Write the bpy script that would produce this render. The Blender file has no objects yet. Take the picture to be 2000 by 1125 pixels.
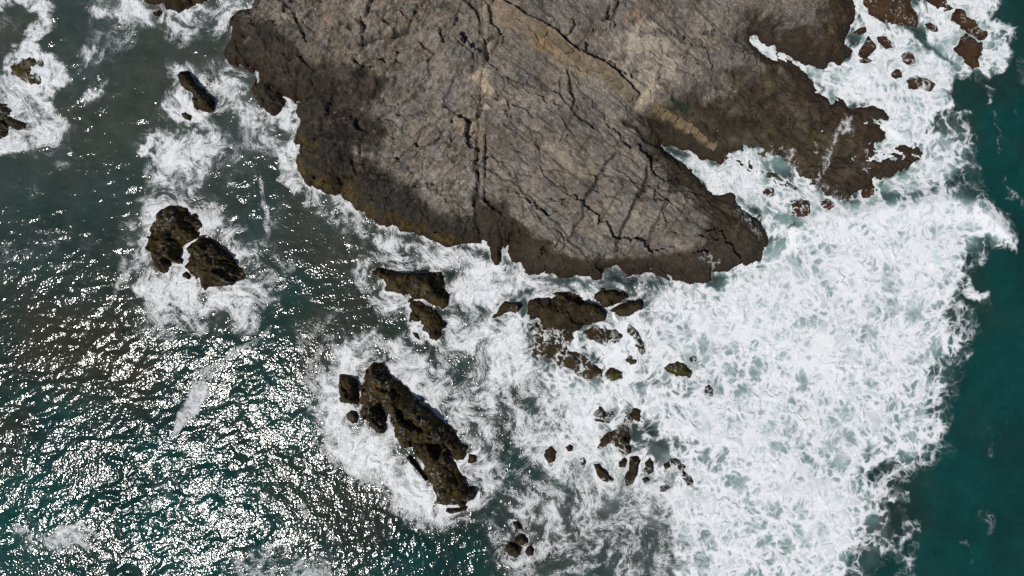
import bpy, math, random
import numpy as np
random.seed(7)
F32 = np.float32
S = 0.05            # metres per photo pixel on the sea surface
H = 66.7            # drone height above the sea (m)
scene = bpy.context.scene
col = scene.collection

# ------------------------------------------------------------------ camera
cam_d = bpy.data.cameras.new('camera')
cam_d.sensor_width = 36.0
cam_d.lens = 36.0 * H / 100.0
cam_d.clip_end = 8000
cam = bpy.data.objects.new('camera', cam_d)
cam.location = (0, 0, H)
col.objects.link(cam)
scene.camera = cam

# ------------------------------------------------------------------ sky + sun
SUN_Z = math.radians(29)            # zenith angle of the sun
SUN_H = np.array([-0.80, -0.60])    # horizontal direction towards the sun
sdir = (math.sin(SUN_Z)*SUN_H[0], math.sin(SUN_Z)*SUN_H[1], math.cos(SUN_Z))
w = bpy.data.worlds.new('World'); scene.world = w; w.use_nodes = True
nt = w.node_tree
sky = nt.nodes.new('ShaderNodeTexSky'); sky.sky_type = 'NISHITA'; sky.sun_disc = False
sky.sun_elevation = math.pi/2 - SUN_Z
sky.sun_rotation = math.atan2(SUN_H[0], SUN_H[1])
bg = nt.nodes['Background']; bg.inputs['Strength'].default_value = 0.055
nt.links.new(sky.outputs[0], bg.inputs['Color'])
sun_d = bpy.data.lights.new('sun', 'SUN'); sun_d.energy = 3.9; sun_d.angle = math.radians(0.53)
sun_d.color = (1.0, 0.965, 0.92)
sun = bpy.data.objects.new('sun', sun_d); col.objects.link(sun)
from mathutils import Vector
sun.rotation_euler = Vector(sdir).to_track_quat('Z', 'Y').to_euler()
sun.location = (-40, -30, 90)
scene.view_settings.view_transform = 'Standard'
scene.view_settings.look = 'None'
scene.view_settings.exposure = 0.0
scene.view_settings.gamma = 1.0
scene.cycles.use_denoising = False

# ------------------------------------------------------------------ numpy noise
_r = np.random.RandomState(11)
GT = _r.rand(8, 256, 256).astype(F32) * 6.2831853
GX, GY = np.cos(GT), np.sin(GT)
JX, JY = _r.rand(8, 256, 256).astype(F32), _r.rand(8, 256, 256).astype(F32)

def gn(x, y, k=0):
    """2D gradient noise, about -0.7..0.7"""
    k = k % 8
    xi = np.floor(x).astype(np.int32); yi = np.floor(y).astype(np.int32)
    fx = (x - xi).astype(F32); fy = (y - yi).astype(F32)
    u = fx*fx*fx*(fx*(fx*6-15)+10); v = fy*fy*fy*(fy*(fy*6-15)+10)
    x0 = xi & 255; x1 = (xi+1) & 255; y0 = yi & 255; y1 = (yi+1) & 255
    gx, gy = GX[k], GY[k]
    a = gx[x0, y0]*fx + gy[x0, y0]*fy
    b = gx[x1, y0]*(fx-1) + gy[x1, y0]*fy
    c = gx[x0, y1]*fx + gy[x0, y1]*(fy-1)
    d = gx[x1, y1]*(fx-1) + gy[x1, y1]*(fy-1)
    return (a+(b-a)*u) + ((c+(d-c)*u) - (a+(b-a)*u))*v

def fbm(x, y, o=4, k=0, g=0.5):
    s = 0; a = 1.0; t = 0
    for i in range(o):
        s = s + a*gn(x + 17.3*i, y - 9.1*i, k+i); t += a; a *= g
        x = x*2.03; y = y*2.03
    return s / t * 1.6

def ridged(x, y, o=4, k=0, g=0.5):
    s = 0; a = 1.0; t = 0
    for i in range(o):
        n = 1 - np.abs(gn(x + 5.7*i, y + 3.3*i, k+i))*2.2
        s = s + a*n; t += a; a *= g
        x = x*2.07; y = y*2.07
    return s / t

def voro(x, y, k=0):
    """F1, F2-F1 and the random id of the nearest cell"""
    k = k % 8
    xi = np.floor(x).astype(np.int32); yi = np.floor(y).astype(np.int32)
    f1 = np.full(x.shape, 9, F32); f2 = np.full(x.shape, 9, F32); cid = np.zeros(x.shape, F32)
    for dx in (-1, 0, 1):
        for dy in (-1, 0, 1):
            a = (xi+dx) & 255; b = (yi+dy) & 255
            d = np.hypot(xi+dx+JX[k][a, b]-x, yi+dy+JY[k][a, b]-y).astype(F32)
            near = d < f1
            f2 = np.where(near, f1, np.minimum(f2, d))
            cid = np.where(near, JX[(k+3) % 8][a, b], cid)
            f1 = np.where(near, d, f1)
    return f1, f2-f1, cid

def facets(x, y, k=0, step=1.0, tilt=1.4):
    """broken slabs: each cell a plane of its own height and tilt; also the distance to its edge"""
    k = k % 8
    xi = np.floor(x).astype(np.int32); yi = np.floor(y).astype(np.int32)
    f1 = np.full(x.shape, 9, F32); f2 = np.full(x.shape, 9, F32); hh = np.zeros(x.shape, F32)
    for dx in (-1, 0, 1):
        for dy in (-1, 0, 1):
            a = (xi+dx) & 255; b = (yi+dy) & 255
            ox = xi+dx+JX[k][a, b]-x; oy = yi+dy+JY[k][a, b]-y
            d = np.hypot(ox, oy).astype(F32)
            near = d < f1
            h = step*(JX[(k+3) % 8][a, b]-.5) + tilt*((JX[(k+5) % 8][a, b]-.5)*ox + (JY[(k+6) % 8][a, b]-.5)*oy)
            f2 = np.where(near, f1, np.minimum(f2, d)); hh = np.where(near, h, hh); f1 = np.where(near, d, f1)
    return hh.astype(F32), f2-f1

def ss(a, b, x):
    t = np.clip((x-a)/(b-a), 0, 1)
    return t*t*(3-2*t)

def lerp(a, b, t):
    return a + (b-a)*t

def rank01(p):
    s = np.sort(p.ravel()[::37])
    return np.interp(p, s, np.linspace(0, 1, len(s))).astype(F32)

# ------------------------------------------------------------------ outlines (photo pixels)
def seg_dist(px, py, pts, closed):
    n = len(pts); d2 = np.full(px.shape, 1e12, F32)
    rng = range(n) if closed else range(n-1)
    for i in rng:
        ax, ay = pts[i]; bx, by = pts[(i+1) % n]
        ex, ey = bx-ax, by-ay; L = ex*ex+ey*ey+1e-9
        t = np.clip(((px-ax)*ex+(py-ay)*ey)/L, 0, 1)
        d2 = np.minimum(d2, (px-ax-t*ex)**2+(py-ay-t*ey)**2)
    return np.sqrt(d2)

def inside(px, py, pts):
    n = len(pts); c = np.zeros(px.shape, bool)
    for i in range(n):
        ax, ay = pts[i]; bx, by = pts[(i+1) % n]
        if ay == by: continue
        m = (ay > py) != (by > py)
        c ^= m & (px < (bx-ax)*(py-ay)/(by-ay)+ax)
    return c

def sdf(px, py, pts):
    """signed distance in pixels, positive inside"""
    d = seg_dist(px, py, pts, True)
    return np.where(inside(px, py, pts), d, -d)

def soft_poly(px, py, pts, blur):
    out = np.zeros(px.shape, F32)
    xs = [p[0] for p in pts]; ys = [p[1] for p in pts]
    m = (px > min(xs)-blur) & (px < max(xs)+blur) & (py > min(ys)-blur) & (py < max(ys)+blur)
    if m.any():
        out[m] = ss(-blur, blur, sdf(px[m], py[m], pts))
    return out

def soft_line(px, py, pts, width, blur):
    out = np.zeros(px.shape, F32)
    xs = [p[0] for p in pts]; ys = [p[1] for p in pts]; e = width+blur
    m = (px > min(xs)-e) & (px < max(xs)+e) & (py > min(ys)-e) & (py < max(ys)+e)
    if m.any():
        out[m] = 1-ss(width-blur, width+blur, seg_dist(px[m], py[m], pts, False))
    return out

HEAD = [(560,-560),(470,-430),(430,-300),(480,-200),(470,-100),(498,-40),(500,0),(489,18),(463,24),(454,40),(455,60),(453,80),(446,95),(441,108),(449,118),
 (462,124),(470,125),(485,134),(503,143),(505,150),(499,165),(496,180),(505,195),(508,205),(518,220),(530,229),(539,227),(548,217),
 (554,206),(551,191),(565,195),(586,199),(582,210),(577,220),(583,235),(578,255),(568,272),(573,285),(584,283),(582,300),(581,320),(586,338),
 (592,350),(602,360),(625,372),(650,383),(658,386),(672,370),(668,388),(685,395),(697,405),(712,417),(725,425),(738,440),(755,444),(767,438),
 (775,440),(785,450),(800,452),(820,458),(840,468),(860,475),(885,482),(895,480),(905,474),(930,478),(945,480),(958,482),(960,505),(968,516),
 (975,517),(981,500),(992,470),(1004,452),(998,475),(994,500),(1003,515),(1015,516),(1020,528),(1045,533),(1075,540),(1100,540),(1125,538),
 (1150,543),(1175,542),(1178,530),(1176,521),(1190,523),(1205,520),(1215,530),(1225,537),(1250,532),(1270,530),(1290,535),(1310,545),
 (1340,548),(1370,552),(1385,545),(1390,533),(1405,530),(1422,533),(1440,522),(1460,515),(1483,505),(1492,488),(1499,466),(1490,450),
 (1472,432),(1455,410),(1443,395),(1440,384),(1430,373),(1415,375),(1395,379),(1383,372),(1370,355),(1345,330),(1320,311),(1302,297),(1296,284),
 (1315,284),(1340,292),(1365,306),(1390,314),(1405,320),(1413,312),(1430,314),(1445,318),(1460,328),(1478,334),(1495,345),(1510,352),
 (1525,362),(1545,366),(1565,372),(1600,372),(1620,385),(1645,394),(1660,393),(1664,382),(1685,368),(1702,358),(1718,356),(1740,350),
 (1765,330),(1788,312),(1797,300),(1787,290),(1765,278),(1755,280),(1745,292),(1735,298),(1712,290),(1711,283),(1730,270),(1728,255),
 (1742,235),(1735,216),(1725,211),(1710,210),(1695,212),(1680,213),(1665,218),(1655,213),(1645,200),(1635,195),(1624,202),(1619,192),
 (1605,184),(1592,178),(1588,165),(1570,145),(1551,128),(1530,116),(1500,107),(1478,96),(1460,88),(1453,76),(1465,67),(1480,68),(1488,80),
 (1508,90),(1530,98),(1545,112),(1568,123),(1600,137),(1614,138),(1618,122),(1640,122),(1652,112),(1662,100),(1650,82),(1656,60),
 (1666,40),(1668,18),(1662,-5),(1670,-40),(1700,-80),(1720,-160),(1680,-300),(1600,-420),(1500,-520),(1300,-600),(1000,-640),(760,-620)]

# name, outline, height (m), roughness, moss, label
ROCKS = [
 ('shore_rock',[(275,-60),(276,-10),(279,5),(290,10),(300,3),(315,2),(320,15),(335,15),(348,22),(358,15),(380,8),(403,2),(410,-25),(400,-60),(330,-75)],1.2,.5,.2,'reddish brown rock cut off by the top edge left of the headland'),
 ('shore_rock',[(298,23),(310,19),(318,23),(308,31),(299,28)],.35,.5,.1,'tiny dark stone in foam just below the top-left shore rock'),
 ('sea_rock',[(17,135),(25,120),(45,112),(65,110),(78,118),(80,128),(72,135),(78,145),(72,158),(58,165),(45,163),(33,150),(20,140)],.62,1.0,.8,'pale mottled rock ringed with white foam near the left edge'),
 ('sea_rock',[(-60,190),(-20,196),(0,200),(12,200),(18,215),(15,225),(28,230),(45,233),(52,240),(45,248),(30,252),(14,247),(13,262),(0,268),(-40,270),(-70,230)],.9,.7,.1,'dark wet rock cut off by the left edge of the frame'),
 ('sea_rock',[(345,142),(355,136),(365,138),(375,150),(380,162),(390,168),(400,180),(412,190),(420,203),(413,212),(400,216),(385,212),(378,205),(378,190),(365,175),(352,165),(345,155)],1.3,.5,.2,'slender two-lobed dark rock in foam off the headland\'s upper left shore'),
 ('sea_rock',[(352,222),(362,219),(373,226),(370,235),(360,232)],.35,.5,.5,'tiny stone in foam below the slender two-lobed rock'),
 ('sea_rock',[(325,398),(342,399),(360,408),(363,420),(375,418),(385,430),(387,442),(380,452),(382,460),(372,470),(355,480),(348,498),(343,515),(325,507),(328,518),(320,530),(310,533),(297,530),(290,505),(284,490),(286,470),(288,455),(284,445),(288,435),(298,430),(297,418),(303,408),(318,403)],1.9,.6,.9,'olive lobed rock, upper left one of the large pair at left'),
 ('sea_rock',[(383,462),(395,460),(408,468),(410,475),(425,482),(440,495),(450,505),(462,520),(475,535),(472,546),(455,552),(440,563),(420,561),(405,559),(397,568),(391,570),(388,556),(387,545),(375,540),(362,525),(363,515),(372,500),(366,488),(368,478),(376,472)],1.9,.6,.7,'dark tapering rock, lower right one of the large pair at left'),
 ('sea_rock',[(355,535),(362,530),(372,540),(368,546),(357,540)],.35,.5,.1,'tiny dark stone in white foam below the gap of the large pair'),
 ('sea_rock',[(345,506),(352,502),(358,508),(356,516),(348,514)],.4,.5,.1,'tiny dark stone wedged in the gap between the large left pair'),
 ('sea_rock',[(722,529),(735,523),(750,527),(770,528),(785,531),(800,530),(820,532),(840,531),(858,533),(867,545),(869,560),(875,570),(876,580),(872,595),(860,603),(848,598),(835,590),(825,585),(815,588),(803,585),(800,573),(790,573),(785,577),(775,575),(760,572),(748,566),(750,558),(742,545),(735,537),(724,534)],1.7,.5,1.0,'mustard brown rock with a pointed left end below the headland'),
 ('sea_rock',[(800,586),(815,588),(830,593),(842,600),(850,612),(862,630),(870,638),(862,645),(860,658),(850,666),(838,660),(835,650),(826,645),(828,635),(818,628),(800,625),(797,617),(803,608),(796,600)],1.3,.5,.9,'narrow brown rock hanging below the pointed mustard rock'),
 ('sea_rock',[(806,650),(815,651),(821,665),(812,660)],.3,.5,.9,'sliver of mustard stone left of the narrow brown rock\'s tip'),
 ('sea_rock',[(715,712),(727,706),(740,712),(755,725),(768,740),(785,755),(800,768),(815,782),(822,792),(838,803),(850,812),(862,825),(876,840),(890,855),(900,870),(912,878),(912,893),(905,905),(893,906),(880,896),(868,886),(858,876),(846,870),(830,869),(815,870),(802,875),(790,879),(778,872),(772,860),(772,848),(762,832),(757,815),(747,798),(741,796),(750,812),(752,830),(748,845),(740,848),(728,840),(715,833),(703,820),(700,805),(703,785),(702,765),(708,745),(712,730)],2.3,.7,.7,'long diagonal dark rock, the longest islet in the sea'),
 ('sea_rock',[(663,735),(680,733),(693,738),(700,748),(702,765),(700,785),(695,795),(680,790),(668,790),(662,775),(659,755)],1.4,.5,.8,'blocky olive rock touching the long diagonal rock\'s upper left side'),
 ('sea_rock',[(676,808),(685,803),(695,805),(699,815),(696,825),(686,828),(676,822)],.7,.3,.1,'small round dark stone below the blocky olive rock'),
 ('sea_rock',[(915,887),(930,890),(932,903),(920,908),(912,905)],.6,.5,.9,'small mossy stone at the long diagonal rock\'s lower right end'),
 ('sea_rock',[(803,880),(818,868),(840,862),(860,868),(874,884),(884,905),(895,922),(908,940),(915,955),(925,955),(930,968),(925,980),(912,985),(905,990),(885,992),(868,990),(855,985),(850,965),(845,950),(835,940),(830,925),(820,905),(808,893)],1.8,.7,.8,'elongated brown rock directly below the long diagonal rock'),
 ('sea_rock',[(793,895),(800,890),(812,905),(826,925),(836,938),(830,942),(818,925),(800,905)],.6,.6,.1,'thin dark ledge along the left side of the elongated brown rock'),
 ('sea_rock',[(872,993),(895,992),(918,986),(910,998),(890,1003),(880,1005),(870,1000)],.6,.5,.0,'low dark stone at the bottom tip of the elongated brown rock'),
 ('sea_rock',[(1045,580),(1060,582),(1075,580),(1090,573),(1110,572),(1130,578),(1150,588),(1170,598),(1183,608),(1187,618),(1180,628),(1165,632),(1140,636),(1130,645),(1110,652),(1090,648),(1065,640),(1050,622),(1035,627),(1030,610),(1033,595),(1040,583)],1.5,.35,.15,'broad smooth dark slab rock close below the headland'),
 ('sea_rock',[(1158,573),(1175,565),(1195,565),(1215,570),(1228,580),(1215,588),(1200,592),(1188,600),(1178,600),(1172,590),(1160,583)],1.0,.4,.3,'small brown rock at the broad slab\'s upper right, nearest the headland'),
 ('sea_rock',[(1188,607),(1205,596),(1230,587),(1250,583),(1257,595),(1255,604),(1240,610),(1230,618),(1215,620),(1200,612)],1.0,.5,.4,'dark green-brown rock right of the broad slab'),
 ('sea_rock',[(1050,640),(1080,636),(1112,642),(1122,660),(1110,676),(1118,684),(1135,690),(1152,702),(1165,715),(1180,720),(1175,735),(1155,742),(1130,733),(1112,720),(1092,714),(1078,702),(1052,702),(1035,682),(1040,665)],.52,1.9,.3,'jagged low rock half buried in white foam below the broad slab'),
 ('sea_rock',[(1030,630),(1048,632),(1060,645),(1056,656),(1040,655),(1028,645)],.42,1.7,.2,'small ragged rock in foam at the broad slab\'s lower left corner'),
 ('sea_rock',[(975,600),(985,590),(998,592),(1010,591),(1020,600),(1012,612),(1000,608),(990,612),(975,620),(963,620)],.8,.6,.5,'small twin-humped rock left of the broad slab'),
 ('sea_rock',[(1130,648),(1160,636),(1195,640),(1215,655),(1212,672),(1190,676),(1165,668),(1150,662)],.4,1.9,.1,'ragged patch of rock showing through foam right below the broad slab'),
 ('sea_rock',[(1228,632),(1245,645),(1258,670),(1260,690),(1248,692),(1240,670),(1225,648)],.45,1.6,.1,'thin curved rock strip in foam right of the buried jagged rock'),
 ('sea_rock',[(1222,703),(1232,695),(1248,700),(1246,712),(1232,716)],.42,1.4,.2,'small dark stone in foam above right of the green-topped stone'),
 ('sea_rock',[(1183,728),(1193,720),(1207,720),(1216,728),(1214,740),(1196,747),(1182,742)],.6,1.1,1.0,'green-topped stone in foam at the tip of the buried jagged rock'),
 ('sea_rock',[(1297,718),(1310,708),(1325,706),(1340,715),(1352,727),(1348,737),(1335,737),(1315,732),(1303,727)],.75,.8,.8,'oval green-brown rock alone in the wide whitewater'),
 ('sea_rock',[(1346,700),(1354,694),(1362,699),(1358,707),(1348,707)],.38,1.0,.2,'small dark stone above right of the oval green-brown rock'),
 ('sea_rock',[(1377,756),(1385,751),(1391,762),(1394,776),(1384,774),(1378,766)],.5,.9,.1,'narrow dark stone right of the oval rock in whitewater'),
 ('sea_rock',[(1160,805),(1172,795),(1182,806),(1195,804),(1201,812),(1190,828),(1175,823),(1160,822)],.6,1.3,.1,'notched dark rock upper left of the forked black rock'),
 ('sea_rock',[(1228,810),(1240,798),(1253,803),(1258,815),(1250,825),(1238,822),(1229,835),(1231,855),(1229,868),(1236,875),(1235,885),(1222,888),(1212,882),(1205,872),(1190,870),(1175,880),(1168,875),(1175,860),(1185,850),(1195,845),(1210,838),(1218,830),(1222,818)],.85,.9,.3,'forked black rock in the middle of the whitewater'),
 ('sea_rock',[(1065,880),(1078,872),(1088,885),(1085,903),(1072,908),(1063,896)],.42,1.3,.0,'purplish stone leftmost of the scattered row below the forked rock'),
 ('sea_rock',[(1105,875),(1112,869),(1119,873),(1119,881),(1110,884)],.5,.5,.0,'tiny black stone second from left in the scattered row'),
 ('sea_rock',[(1134,898),(1140,892),(1145,904),(1141,917),(1134,910)],.36,1.3,.0,'thin dim stone third from left in the scattered row'),
 ('sea_rock',[(1160,908),(1170,907),(1180,917),(1190,929),(1202,938),(1196,944),(1178,941),(1168,928)],.55,.9,.1,'slanting dark stone below left of the forked black rock'),
 ('sea_rock',[(1208,902),(1220,896),(1227,902),(1222,914),(1210,913)],.5,.7,.0,'small dark stone directly below the forked black rock'),
 ('sea_rock',[(1233,893),(1245,890),(1252,900),(1247,912),(1245,930),(1237,945),(1226,949),(1221,936),(1230,915)],.75,.7,.0,'tall upright dark stone in the scattered row'),
 ('sea_rock',[(1260,905),(1270,892),(1277,905),(1278,922),(1268,926),(1260,916)],.6,.8,.1,'pointed dark stone right of the tall upright stone'),
 ('sea_rock',[(1254,936),(1264,931),(1269,939),(1258,946)],.4,.8,.0,'tiny dark stone below the pointed dark stone'),
 ('sea_rock',[(1295,906),(1307,902),(1311,912),(1300,919)],.42,1.1,.0,'little stone left of the rightmost ragged stone in the scattered row'),
 ('sea_rock',[(1312,900),(1320,895),(1330,903),(1341,910),(1337,920),(1347,930),(1358,940),(1355,951),(1345,949),(1334,936),(1322,922),(1314,912)],.6,1.2,.1,'ragged dark rock at the right end of the scattered row'),
 ('sea_rock',[(1290,952),(1303,946),(1312,952),(1300,962),(1288,962)],.36,1.2,.0,'faint stone lowest of the scattered row'),
 ('sea_rock',[(1002,1022),(1010,1018),(1020,1028),(1022,1037),(1008,1035)],.55,.4,.0,'small black stone topmost of the bottom cluster'),
 ('sea_rock',[(1005,1052),(1018,1044),(1032,1050),(1034,1062),(1020,1066),(1004,1061)],.65,.4,.0,'black stone second from top in the bottom cluster'),
 ('sea_rock',[(985,1067),(995,1059),(1006,1063),(1019,1070),(1020,1085),(1008,1092),(995,1089),(987,1079)],.75,.4,.1,'largest black stone at the lower left of the bottom cluster'),
 ('sea_rock',[(1027,1070),(1037,1067),(1042,1075),(1043,1085),(1030,1088),(1024,1080)],.6,.4,.0,'black stone at the lower right of the bottom cluster'),
 ('reef_rock',[(1684,-70),(1690,5),(1700,25),(1712,30),(1720,40),(1735,45),(1750,41),(1775,48),(1795,50),(1800,40),(1793,20),(1780,5),(1785,-70)],.75,.8,.6,'brown weedy reef rock cut off by the top edge at upper right'),
 ('reef_rock',[(1805,-50),(1812,0),(1835,18),(1850,22),(1864,15),(1850,5),(1842,-12),(1850,-50)],.6,.7,.1,'dark wedge of reef cut off by top edge beside the weedy reef rock'),
 ('reef_rock',[(1864,27),(1870,15),(1885,17),(1890,30),(1905,38),(1915,50),(1928,62),(1928,73),(1915,75),(1900,66),(1885,56),(1870,46),(1862,38)],.65,.6,.3,'russet reef rock at far upper right, upper one of two'),
 ('reef_rock',[(1890,66),(1903,71),(1922,85),(1923,97),(1915,115),(1917,130),(1905,131),(1893,122),(1880,112),(1862,98),(1863,90),(1873,85),(1880,73)],.75,.6,.2,'russet reef rock at far upper right, lower and larger of two'),
 ('reef_rock',[(1808,46),(1818,42),(1830,52),(1834,62),(1822,60),(1812,55)],.45,.8,.1,'small dark reef stone left of the two russet rocks'),
 ('reef_rock',[(1744,142),(1752,134),(1763,138),(1763,150),(1750,152),(1744,148)],.45,.6,.1,'lone small brown stone in the middle of the upper right surf'),
 ('reef_rock',[(1678,106),(1690,82),(1698,70),(1708,80),(1714,94),(1702,104),(1690,111)],.65,.7,.1,'pointed brown rock at the left of the upper right surf'),
 ('reef_rock',[(1716,72),(1728,68),(1740,80),(1745,92),(1732,96),(1720,86)],.5,.8,.1,'brown rock between the pointed rock and the weedy reef rock'),
 ('reef_rock',[(1668,62),(1682,52),(1692,50),(1694,60),(1680,68)],.45,.8,.2,'small rock in the surf finger at upper right'),
 ('reef_rock',[(1680,116),(1692,112),(1705,118),(1692,124),(1680,122)],.38,.8,.1,'flat dark stone under the pointed brown rock'),
 ('reef_rock',[(1760,108),(1772,100),(1786,108),(1792,124),(1778,128),(1764,120)],.36,1.3,.0,'brown rock veiled by foam above the lone small stone'),
 ('reef_rock',[(1768,156),(1788,148),(1810,152),(1828,164),(1818,176),(1795,172),(1776,174)],.38,1.3,.0,'purplish brown rock veiled by foam right of the lone small stone'),
 ('reef_rock',[(1546,395),(1565,388),(1583,390),(1588,410),(1575,430),(1555,432),(1541,420)],.55,.9,.0,'red-brown rock at the reef\'s south edge facing the breaker'),
 ('reef_rock',[(1600,392),(1615,388),(1630,394),(1633,406),(1620,418),(1606,412)],.5,1.0,.0,'red-brown rock right of the one facing the breaker'),
 ('reef_rock',[(1680,377),(1690,366),(1702,358),(1714,370),(1710,385),(1695,388),(1682,389)],.6,.8,.0,'red-brown rock tucked under the reef\'s far right lobe'),
 ('reef_rock',[(1488,372),(1500,364),(1513,368),(1517,380),(1505,386),(1492,382)],.5,1.0,.0,'dark stone in the foaming mouth of the right-hand gully'),
]

# ------------------------------------------------------------------ foam sketch: (shape, density, blur) in photo pixels
FP = [  # soft polygons
 ([(1262,566),(1330,556),(1400,560),(1470,520),(1510,478),(1560,440),(1640,412),(1720,398),(1800,392),(1860,380),(1905,386),(1935,415),(1962,458),(1930,470),(1885,500),(1868,545),(1850,590),(1838,640),(1815,690),(1800,740),(1770,800),(1750,850),(1700,880),(1670,920),(1600,960),(1500,930),(1420,900),(1370,880),(1290,850),(1240,770),(1255,640)],.95,45),
 ([(1840,560),(1868,620),(1850,700),(1825,760),(1810,830),(1800,885),(1740,900),(1690,905),(1700,800),(1780,700)],.72,30),
 ([(1300,870),(1500,880),(1690,890),(1680,930),(1700,1000),(1670,1060),(1640,1130),(1600,1230),(1280,1230),(1330,1100),(1300,1010)],.83,40),
 ([(1480,1010),(1560,990),(1660,990),(1640,1060),(1600,1130),(1580,1200),(1500,1160),(1500,1060)],.75,25),
 ([(960,640),(1030,650),(1060,710),(1160,745),(1250,740),(1260,800),(1150,860),(1060,810),(990,740),(955,690)],.97,40),
 ([(965,610),(1030,615),(1035,690),(1010,700),(975,660)],.97,25),
 ([(1130,640),(1260,600),(1290,700),(1250,760),(1190,750)],.93,30),
 ([(980,760),(1160,830),(1330,880),(1370,950),(1330,1010),(1250,1010),(1130,960),(1010,880)],.66,50),
 ([(940,860),(1060,900),(1330,980),(1340,1130),(1300,1230),(1060,1230),(960,1100),(930,980)],.30,60),
 ([(1110,960),(1180,940),(1300,960),(1330,1010),(1320,1100),(1240,1050),(1130,1010)],.40,40),
 ([(1040,940),(1110,970),(1130,1060),(1090,1080),(1040,1020)],.50,30),
 ([(870,560),(905,520),(945,512),(978,540),(985,575),(960,605),(920,600),(890,600)],.90,22),
 ([(870,600),(950,600),(985,680),(960,720),(880,710),(850,690)],.62,25),
 ([(895,690),(985,700),(1000,800),(960,860),(920,800)],.50,30),
 ([(960,530),(1020,530),(1180,552),(1380,562),(1500,500),(1520,560),(1300,590),(1180,565),(1040,575),(985,590)],.62,22),
 ([(1300,290),(1345,300),(1410,318),(1480,338),(1500,350),(1520,400),(1550,440),(1500,470),(1470,420),(1440,380),(1390,375),(1340,325)],.66,16),
 ([(1360,305),(1440,320),(1490,345),(1480,370),(1430,365),(1380,340)],.86,14),
 ([(1490,345),(1600,372),(1680,390),(1700,400),(1560,440),(1510,420)],.70,16),
 ([(1453,66),(1490,78),(1545,112),(1600,140),(1640,122),(1670,150),(1650,200),(1600,184),(1560,135),(1480,96)],.92,10),
 ([(1600,140),(1660,110),(1700,50),(1740,60),(1800,75),(1830,100),(1870,130),(1860,180),(1820,240),(1800,280),(1745,300),(1715,290),(1740,230),(1700,205),(1640,200),(1600,180)],.90,18),
 ([(1665,-60),(1690,0),(1705,35),(1740,55),(1720,75),(1690,50),(1662,10),(1655,-60)],.97,8),
 ([(1790,0),(1850,10),(1900,-20),(1950,-40),(1945,60),(1975,70),(1960,120),(1930,150),(1880,160),(1850,110),(1800,60)],.72,22),
 ([(1930,40),(1985,55),(1975,90),(1940,150),(1890,160),(1920,100)],.50,18),
 ([(1800,250),(1850,260),(1900,290),(1890,330),(1850,370),(1760,385),(1700,380),(1780,320)],.66,22),
 ([(1820,200),(1880,240),(1910,300),(1880,320),(1830,270)],.38,22),
 ([(1830,560),(1890,600),(1900,660),(1880,740),(1850,800),(1850,880),(1780,930),(1730,990),(1740,1080),(1700,1150),(1640,1150),(1690,950),(1780,820)],.34,34),
 # ---- left half
 ([(640,775),(690,830),(730,850),(785,890),(845,950),(865,1000),(810,1000),(735,930),(680,880),(640,830)],.90,25),
 ([(600,720),(640,670),(720,640),(800,665),(860,690),(900,760),(960,830),(990,920),(950,1010),(880,1030),(780,1010),(650,910),(600,820)],.58,40),
 ([(660,670),(720,640),(790,655),(790,690),(735,700),(700,715),(660,730),(640,700)],.72,18),
 ([(620,760),(660,720),(660,790),(690,830),(650,840),(612,800)],.66,16),
 ([(280,560),(330,530),(385,545),(400,572),(445,570),(478,545),(505,560),(490,600),(420,618),(340,615),(290,595)],.90,20),
 ([(340,520),(365,480),(380,465),(400,405),(420,440),(375,475),(368,500),(372,545),(340,550)],.90,10),
 ([(250,440),(290,370),(390,370),(430,410),(510,470),(530,560),(500,640),(380,660),(280,640),(240,560)],.56,40),
 ([(300,270),(345,240),(420,240),(440,300),(400,380),(330,400),(280,360),(290,310)],.62,30),
 ([(320,170),(330,110),(370,105),(390,140),(420,180),(430,215),(415,245),(375,250),(340,240),(318,210)],.62,14),
 ([(325,215),(345,185),(372,190),(385,213),(420,215),(415,235),(370,245),(340,235)],.92,10),
 ([(430,130),(480,140),(510,210),(560,240),(560,300),(500,280),(440,220),(420,180)],.52,25),
 ([(550,195),(588,198),(576,225),(580,245),(560,270),(556,230),(535,235),(555,212)],.88,7),
 ([(545,280),(585,285),(585,330),(595,360),(575,375),(550,350)],.75,12),
 ([(-40,-40),(90,-40),(108,20),(100,60),(70,85),(95,100),(125,130),(130,155),(95,175),(110,220),(130,250),(110,290),(70,312),(20,300),(-40,285),(-40,150),(10,150),(10,110),(35,95),(40,70),(70,40),(60,12),(-40,20)],.72,16),
 ([(8,130),(40,100),(80,100),(100,120),(95,160),(65,190),(30,175),(10,155)],.95,9),
 ([(-30,270),(20,262),(60,255),(55,235),(95,240),(120,245),(108,285),(70,308),(20,295),(-30,290)],.80,12),
 ([(165,80),(195,72),(215,95),(205,130),(180,135),(165,110)],.62,14),
 ([(165,145),(210,160),(200,200),(170,195)],.30,18),
 ([(180,-20),(260,-30),(420,-20),(500,-10),(460,25),(440,60),(370,70),(300,60),(220,40),(165,20)],.60,22),
 ([(600,360),(680,385),(740,440),(860,475),(920,480),(960,510),(880,530),(760,500),(660,440),(590,400)],.48,25),
 ([(840,470),(920,478),(950,510),(890,540),(840,530),(730,520),(700,500),(800,490)],.60,25),
 ([(690,520),(730,500),(860,520),(880,540),(860,530),(740,520),(760,575),(800,590),(790,630),(740,620),(710,570)],.46,22),
 ([(780,575),(805,578),(803,615),(825,640),(835,665),(815,660),(790,620),(760,590)],.70,10),
 ([(40,1030),(120,1030),(190,1050),(170,1075),(90,1080),(30,1060)],.40,18),
 ([(430,1090),(520,1060),(640,1070),(700,1125),(600,1200),(430,1180)],.30,40),
 ([(460,950),(520,930),(560,960),(500,990)],.26,25),
 ([(560,620),(620,600),(700,620),(640,670),(600,720)],.28,30),
]
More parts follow.
